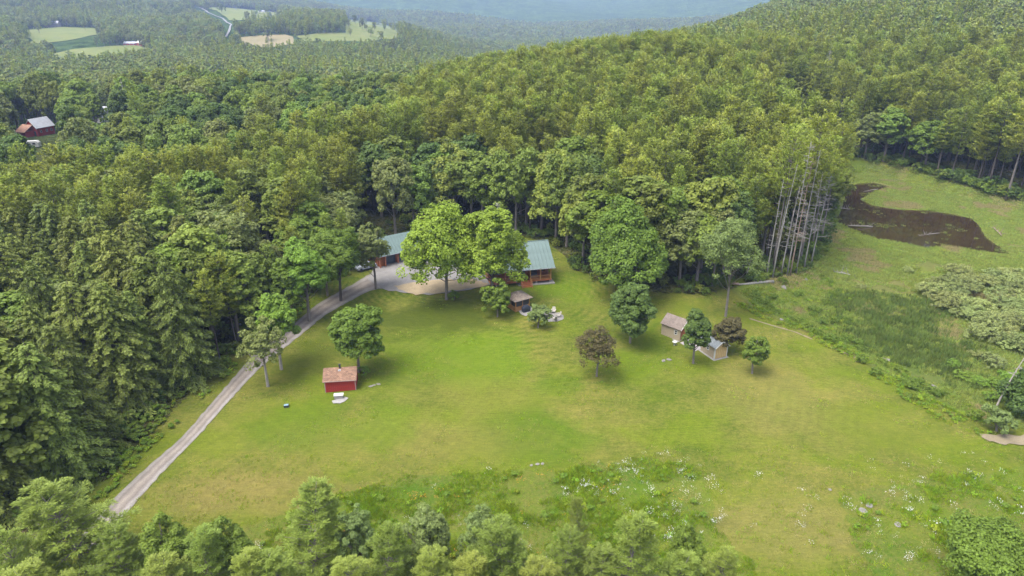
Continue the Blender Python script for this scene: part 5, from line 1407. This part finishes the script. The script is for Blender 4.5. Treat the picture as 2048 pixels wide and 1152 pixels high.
joinsrc = {k_: [joined({'p': 'forest_pine', 'b': 'forest_broadleaf', 'h': 'forest_hemlock'}[k_], q) for q in SRC[k_][0]] for k_ in SRC}
broadmats = [M['leaf'], M['leaf'], M['leaf_dark'], M['leaf'], M['leaf_mid'], M['leaf_olive']]
bulk = {'p': [], 'b': [], 'h': []}
for kd in 'pbh':
    ii = [i for i in sel if kind[i] == kd]
    ii.sort(key=lambda i: -(px_w[i] if seen[i] else -1))
    # of those that show, the largest stand alone (their crowns must not be buried behind nearer ones: the nearest come first)
    lim = LIM[kd]
    for n_, i in enumerate(ii):
        vi = int(g.integers(0, len(SRC[kd][0])))
        if n_ < lim and seen[i]:
            gr, lab = zone(i)
            mt = broadmats[int(tint[i])] if kd == 'b' else None
            place_tree(SRC[kd][3], SRC[kd][0][vi], lab, 'tree', float(cx[i]), float(cy[i]), float(hgt[i]), w=float(wid[i]), h0=SRC[kd][1], w0=W0[kd][vi], group=gr, mat=mt)
        else:
            bulk[kd].append((i, vi))
for kd, nm in (('p', 'pine_forest'), ('b', 'broadleaf_forest'), ('h', 'hemlock_wood')):
    if not bulk[kd]: continue
    ii = np.array([a for a, b in bulk[kd]]); vi = np.array([b for a, b in bulk[kd]])
    scatter(nm, joinsrc[kd], np.column_stack([cx[ii], cy[ii], zz[ii]]), hgt[ii] / SRC[kd][1], wid=wid[ii] / np.array(W0[kd])[vi], idx=vi, lean=0.02)
print('forest near', len(sel), {k_: len(v) for k_, v in bulk.items()})

# beyond 400 m
fx, fy = [], []
def far_ring(r0, r1, sp, half): 
    a, b = candidates(r0, r1, sp, half); return a, b
sets = [far_ring(400, 800, 6.2, 37), far_ring(800, 1500, 7.6, 36), far_ring(1500, 2600, 10.0, 36)]
fx = np.concatenate([s[0] for s in sets]); fy = np.concatenate([s[1] for s in sets])
fz = HV(fx, fy); fr = np.hypot(fx, fy); fa = np.degrees(np.arctan2(fx, fy))
px0, py0 = proj(fx, fy, fz); px1, py1 = proj(fx, fy, fz + 14)
ok = (py0 > -40) & (px0 > -80) & (px0 < 2130)
stray = g.random(len(fx)) < 0.012
for pl in FIELDS:
    ok &= stray | ((sdf(pl, px0, py0) < 0) & (sdf(pl, px1, py1) < 0) & (sdf(pl, px1, (py0 + py1) / 2) < 0))
fx, fy, fz, fr, fa = fx[ok], fy[ok], fz[ok], fr[ok], fa[ok]
nzf = np.array([noise.noise(Vector((a * 0.008, b * 0.008, 7.7))) for a, b in zip(fx, fy)])
isp = (g.random(len(fx)) < 0.30 + 0.9 * nzf)
hh = np.where(isp, 0.75 + 0.3 * g.random(len(fx)), 0.62 + 0.58 * g.random(len(fx))); grow_ = np.clip(fr / 1500, 0.8, 1.35)
srcs = [joined('distant_tree', p_) for p_ in FARB + FARP]
idx = np.where(isp, 4 + g.integers(0, 2, len(fx)), g.integers(0, 4, len(fx)))
scatter('far_woods', srcs, np.column_stack([fx, fy, fz]), hh, wid=hh * grow_ * (0.8 + 0.3 * g.random(len(fx))), idx=idx)
print('far woods', len(fx))

# ------------------------------------------------------------------ undergrowth, meadow, bog
def tuft(name, seed, n, h, spread, w, mat, droop=0.35):
    q = np.random.default_rng(seed)
    a = q.uniform(0, 6.28, n); r_ = spread * np.sqrt(q.random(n)); hh_ = h * q.uniform(0.6, 1.15, n)
    base = np.column_stack([np.cos(a) * r_, np.sin(a) * r_, np.zeros(n)]); d = np.column_stack([np.cos(a), np.sin(a), np.zeros(n)]) * droop * q.uniform(0.2, 1.3, (n, 1))
    d[:, 2] = 1; C = base + d * hh_[:, None] / 2
    return bpy.data.objects.new(name, card_mesh(name, cards(C, d, unit(np.column_stack([-np.sin(a), np.cos(a), 0.3 * np.ones(n)])), hh_ * 1.1, w), mat))
def bushsrc(name, seed, mat, h=2.0, w=2.4, nc=34, nl=42, leaf=0.17):
    pr = broad_tree(seed, h, w, 0.0, nc, nl, leaf, 'round', 0, mat, name=name, trunk_r=0.05); return bpy.data.objects.new(name, pr[0])
grassA = tuft('meadow_tuft', 1, 30, 0.5, 0.38, 0.06, M['grass_tuft'], 0.95); sedgeA = tuft('sedge_tuft', 2, 34, 0.55, 0.6, 0.055, M['sedge'], 0.7); sedgeB = tuft('straw_tuft', 3, 22, 0.55, 0.5, 0.06, M['straw_grass'])
cat_ = tuft('cattail_tuft', 4, 30, 1.3, 0.5, 0.08, M['cattail'], 0.3)
shr = [bushsrc('undergrowth_bush', 700, M['leaf']), bushsrc('undergrowth_bush', 701, M['leaf_mid'], 1.6, 2.6), bushsrc('undergrowth_bush', 702, M['leaf_dark'], 2.4, 2.4)]
weeds = [bushsrc('weed_clump', 710, M['grass_tuft'], 0.6, 1.0, 14, 24, 0.13), bushsrc('weed_clump', 711, M['leaf_bright'], 0.7, 1.1, 14, 24, 0.14)]

def pts_in(poly, sp, lim=0.0):
    xs = [p[0] for p in poly]; ys = [p[1] for p in poly]
    n = int((max(xs) - min(xs)) * (max(ys) - min(ys)) / sp ** 2)
    x = g.uniform(min(xs), max(xs), n); y = g.uniform(min(ys), max(ys), n); k = sdf(poly, x, y) > lim
    return x[k], y[k]
def nval(x, y, s, o): return np.array([noise.noise(Vector((a * s, b * s, o))) for a, b in zip(x, y)])
def insc(x, y):
    a, b = proj(x, y, HV(x, y)); return (a > -60) & (a < 2110) & (b < 1200)

# undergrowth under the forest edge and behind the pond
x = g.uniform(-120, 190, 52000); y = g.uniform(50, 265, 52000)
e = np.maximum(sdf(CLEAR, x, y), sdf(BOG, x, y)); k = (e < 0.3) & (e > -9) & (g.random(len(x)) < np.interp(e, [-9, -4, 0], [0.3, 0.6, 1.0])) & (y > 60) & insc(x, y)
k &= g.random(len(x)) < 0.42
x, y, e = x[k], y[k], e[k]; s = g.uniform(0.4, 1.15, len(x)); s = np.where((x > 60) & (y > 150), s * 1.5, s)
scatter('undergrowth', shr, np.column_stack([x, y, HV(x, y) - 0.05]), s, wid=s * g.uniform(0.8, 1.4, len(x)))
# ferns and weeds along the verge left of the road
x, y = pts_in([PZ(*q) for q in [(150, 1060), (175, 985), (310, 845), (410, 745), (520, 660), (600, 592), (625, 600), (560, 668), (490, 722), (420, 786), (340, 866), (255, 955), (190, 1030)]], 0.55)
k = nval(x, y, 0.25, 2) > -0.1
x, y = x[k], y[k]; s = g.uniform(0.4, 1.0, len(x)); rd = sdf(ROAD, x, y) < -0.6
scatter('verge_weeds', weeds, np.column_stack([x, y, HV(x, y)])[rd], s[rd])
# meadow
xs, ys = [], []
for pl in (MEAD, MEAD2):
    a, b = pts_in(pl, 0.38); nn = nval(a, b, 0.16, 5) + 0.5 * nval(a, b, 0.6, 9); k = nn > -0.12 if pl is MEAD else nn > 0.12; xs.append(a[k]); ys.append(b[k])
x = np.concatenate(xs); y = np.concatenate(ys); k = insc(x, y); x, y = x[k], y[k]
s = g.uniform(0.45, 1.1, len(x)) * (0.9 + 0.8 * nval(x, y, 0.2, 4)); s = np.clip(s, 0.3, 1.6)
scatter('meadow_growth', [grassA] + weeds, np.column_stack([x, y, HV(x, y)]), s, idx=np.where(g.random(len(x)) < 0.94, 0, 1 + g.integers(0, 2, len(x))))
# flowers
def flower(name, mat, seed, n=7, sp=0.28, h=0.55, sz=0.05):
    q = np.random.default_rng(seed); C = np.column_stack([q.normal(size=n) * sp, q.normal(size=n) * sp, h + q.normal(size=n) * 0.1]); N = unit(q.normal(size=(n, 3)) * 0.5 + np.array([0, 0, 1]))
    A = unit(np.cross(N, q.normal(size=(n, 3)))); V1 = cards(C, A, N, sz * 1.6, sz * 1.6); V2 = cards(C + N * 0.01, np.cross(A, N), N, sz * 1.6, sz * 1.6)
    return bpy.data.objects.new(name, card_mesh(name, np.vstack([V1, V2]), mat))
wf = [flower('white_flower_head', M['white_petal'], i, n=6 + 3 * i) for i in range(3)]; of = [flower('orange_flower_head', M['orange_petal'], 5, 4, sz=0.06)]
fxs, fys = [], []
for poly_, n_, thr in (([PZ(*q) for q in [(1200, 930), (1290, 905), (1370, 915), (1440, 960), (1460, 1060), (1380, 1120), (1230, 1000), (1120, 990)]], 150, 0.02), (MEAD, 140, 0.30), (MEAD2, 130, 0.2), ([PZ(*q) for q in [(1650, 930), (2048, 900), (2100, 1000), (1700, 1100), (1500, 1100), (1430, 960)]], 110, 0.25)):
    xx = [p[0] for p in poly_]; yy = [p[1] for p in poly_]; a = g.uniform(min(xx), max(xx), n_ * 3); b = g.uniform(min(yy), max(yy), n_ * 3)
    k = (sdf(poly_, a, b) > 0) & (nval(a, b, 0.3, 21) + 0.6 * nval(a, b, 1.0, 2) > thr); fxs.append(a[k][:n_]); fys.append(b[k][:n_])
x = np.concatenate(fxs); y = np.concatenate(fys); k = insc(x, y); x, y = x[k], y[k]
scatter('white_wildflowers', wf, np.column_stack([x, y, HV(x, y)]), g.uniform(0.6, 1.25, len(x)))
a, b = pts_in(MEAD, 1.5); k = (nval(a, b, 0.3, 33) > 0.22) & insc(a, b); 
scatter('orange_wildflowers', of, np.column_stack([a[k], b[k], HV(a[k], b[k])]), g.uniform(0.6, 1.2, int(k.sum())))
# sparse tufts that break up the lawn
x, y = pts_in(CLEAR, 0.95, 1.0); k = insc(x, y) & (sdf(ROAD, x, y) < -0.3) & (sdf(YARD, x, y) < -0.3) & (sdf(BOG, x, y) < 0) & ((nval(x, y, 0.12, 14) > 0.12) | (y < 72))
x, y = x[k], y[k]; s = g.uniform(0.12, 0.34, len(x)) * np.interp(y, [50, 75, 110], [1.5, 1.0, 0.7])
scatter('lawn_tufts', [tuft('lawn_tuft', 9, 18, 0.6, 0.7, 0.12, M['grass_tuft'], 0.8), tuft('dry_tuft', 10, 14, 0.6, 0.7, 0.1, M['straw_grass'], 0.9)], np.column_stack([x, y, HV(x, y)]), s, wid=s * 1.6, idx=(g.random(len(x)) < 0.3).astype(int))
# bog: sedge everywhere, cattails in the dark patch, reeds round the water
x, y = pts_in(BOG, 0.5, 0.2); k = insc(x, y) & (sdf(POND, x, y) + 1.2 * nval(x, y, 0.35, 40) < -0.15); x, y = x[k], y[k]
CATT = [PZ(*q, BOG_Z) for q in [(1690, 600), (1745, 590), (1800, 605), (1860, 618), (1905, 650), (1925, 700), (1935, 745), (1900, 770), (1850, 745), (1790, 725), (1735, 700), (1700, 665), (1680, 630)]]
sc_ = sdf(CATT, x, y) - 0.5 + 6 * nval(x, y, 0.13, 1) + g.normal(size=len(x)) * 1.8; c_ = (sc_ > 0) & (g.random(len(x)) < 0.75); nn = nval(x, y, 0.07, 6) + 0.5 * nval(x, y, 0.3, 8)
idx = np.where(c_, 2, np.where((nn > 0.30), 1, 0)); s = g.uniform(0.55, 1.15, len(x)); s = np.where(c_, s * 0.8 * (1 + 0.6 * nval(x, y, 0.4, 3)), s)
drop = (~c_) & (nn < -0.55); x, y, s, idx = x[~drop], y[~drop], s[~drop], idx[~drop]
scatter('bog_growth', [sedgeA, sedgeB, cat_], np.column_stack([x, y, HV(x, y)]), s, idx=idx)
x, y = pts_in(POND, 0.7, 0.2); k = (nval(x, y, 0.22, 50) + 0.5 * nval(x, y, 0.7, 51) > 0.44); x, y = x[k], y[k]
scatter('water_weeds', [sedgeA, cat_], np.column_stack([x, y, np.full(len(x), BOG_Z - 0.14)]), g.uniform(0.2, 0.55, len(x)), idx=(g.random(len(x)) < 0.25).astype(int))
# green weeds along the bank
bank2 = [P(*q) for q in [(1475, 585), (1560, 562), (1650, 552), (1700, 590), (1705, 650), (1680, 695), (1600, 655), (1510, 615)]]
bank = [P(*q) for q in [(1478, 590), (1520, 600), (1620, 640), (1720, 690), (1790, 730), (1870, 775), (1960, 820), (2000, 850), (1975, 875), (1905, 855), (1820, 808), (1740, 748), (1680, 706), (1600, 668), (1510, 632), (1470, 610)]]
xa, ya = pts_in(bank2, 0.5); x, y = pts_in(bank, 0.5); x = np.concatenate([x, xa]); y = np.concatenate([y, ya]); k = nval(x, y, 0.3, 12) > -0.15; x, y = x[k], y[k]
scatter('bank_weeds', weeds + [shr[1], grassA], np.column_stack([x, y, HV(x, y)]), g.uniform(0.4, 1.15, len(x)) * 0.8, idx=np.where(g.random(len(x)) < 0.03, 2, np.where(g.random(len(x)) < 0.6, 3, g.integers(0, 2, len(x)))))
# shrubs of the bog: each one a thing
BS = [broad_tree(720 + i, 2.2, 4.6, 0.0, 60, 60, 0.16, 'round', 0, M['bog_shrub'], name='bog_shrub', trunk_r=0.06) for i in range(3)]
SHR = [PZ(*q, BOG_Z) for q in [(1850, 585), (1880, 560), (1960, 548), (2060, 548), (2110, 640), (2100, 745), (2030, 700), (1975, 700), (1925, 665), (1890, 630), (1870, 610)]]
x, y = pts_in(SHR, 3.0); x, y = list(x), list(y); ext = [PZ(*q, BOG_Z) for q in [(1872, 572), (1815, 545), (1722, 578), (1955, 715), (1985, 735), (1960, 770), (2000, 775), (1985, 800), (2020, 760), (1930, 760), (1905, 735)]]
for i, (a, b) in enumerate(list(zip(x, y)) + ext):
    pr = BS[i % 3]; s = g.uniform(0.8, 1.35) * (0.7 if i >= len(x) else 1)
    qx, qy = proj(float(a), float(b), BOG_Z)
    where_ = ('left' if qx < 1910 else 'middle' if qx < 1985 else 'right') + ' side of the bog thicket, ' + ('near the pond' if qy < 585 else 'uphill of the cattails' if qy < 620 else 'level with the cattails' if qy < 665 else 'towards the leaning trunk' if qy < 720 else 'beside the leaning trunk')
    place_tree('bog_shrub', pr, ('small' if s < 0.95 else 'wide' if s > 1.18 else 'rounded') + (' fresh green shrub on the ' if i >= len(x) + 5 else ' pale green shrub on the ') + where_, 'shrub', float(a), float(b), 2.1 * s * g.uniform(0.7, 1.2), w=4.6 * s, h0=2.2, w0=4.6, group='pale shrubs on the bog', mat=M['leaf_bright'] if i >= len(x) + 5 else None)
print('bog shrubs', len(x))

# ------------------------------------------------------------------ haze: one closed box round camera and scene
m = bpy.data.materials.new('haze_air'); m.use_nodes = True; nt = m.node_tree
nt.nodes.remove(nt.nodes['Principled BSDF'])
pv = nt.nodes.new('ShaderNodeVolumePrincipled')
pv.inputs['Color'].default_value = (0.44, 0.58, 1.0, 1)
pv.inputs['Density'].default_value = 0.00014
pv.inputs['Anisotropy'].default_value = 0.0
nt.links.new(pv.outputs[0], nt.nodes['Material Output'].inputs['Volume'])
zs = np.array([v.co.z for v in terrain.data.vertices])
hz = MB().box(-7400, 7400, -7400, 7400, float(zs.min()) - 3, float(zs.max()) + 60).build('haze', m)
tag(hz, kind='stuff')
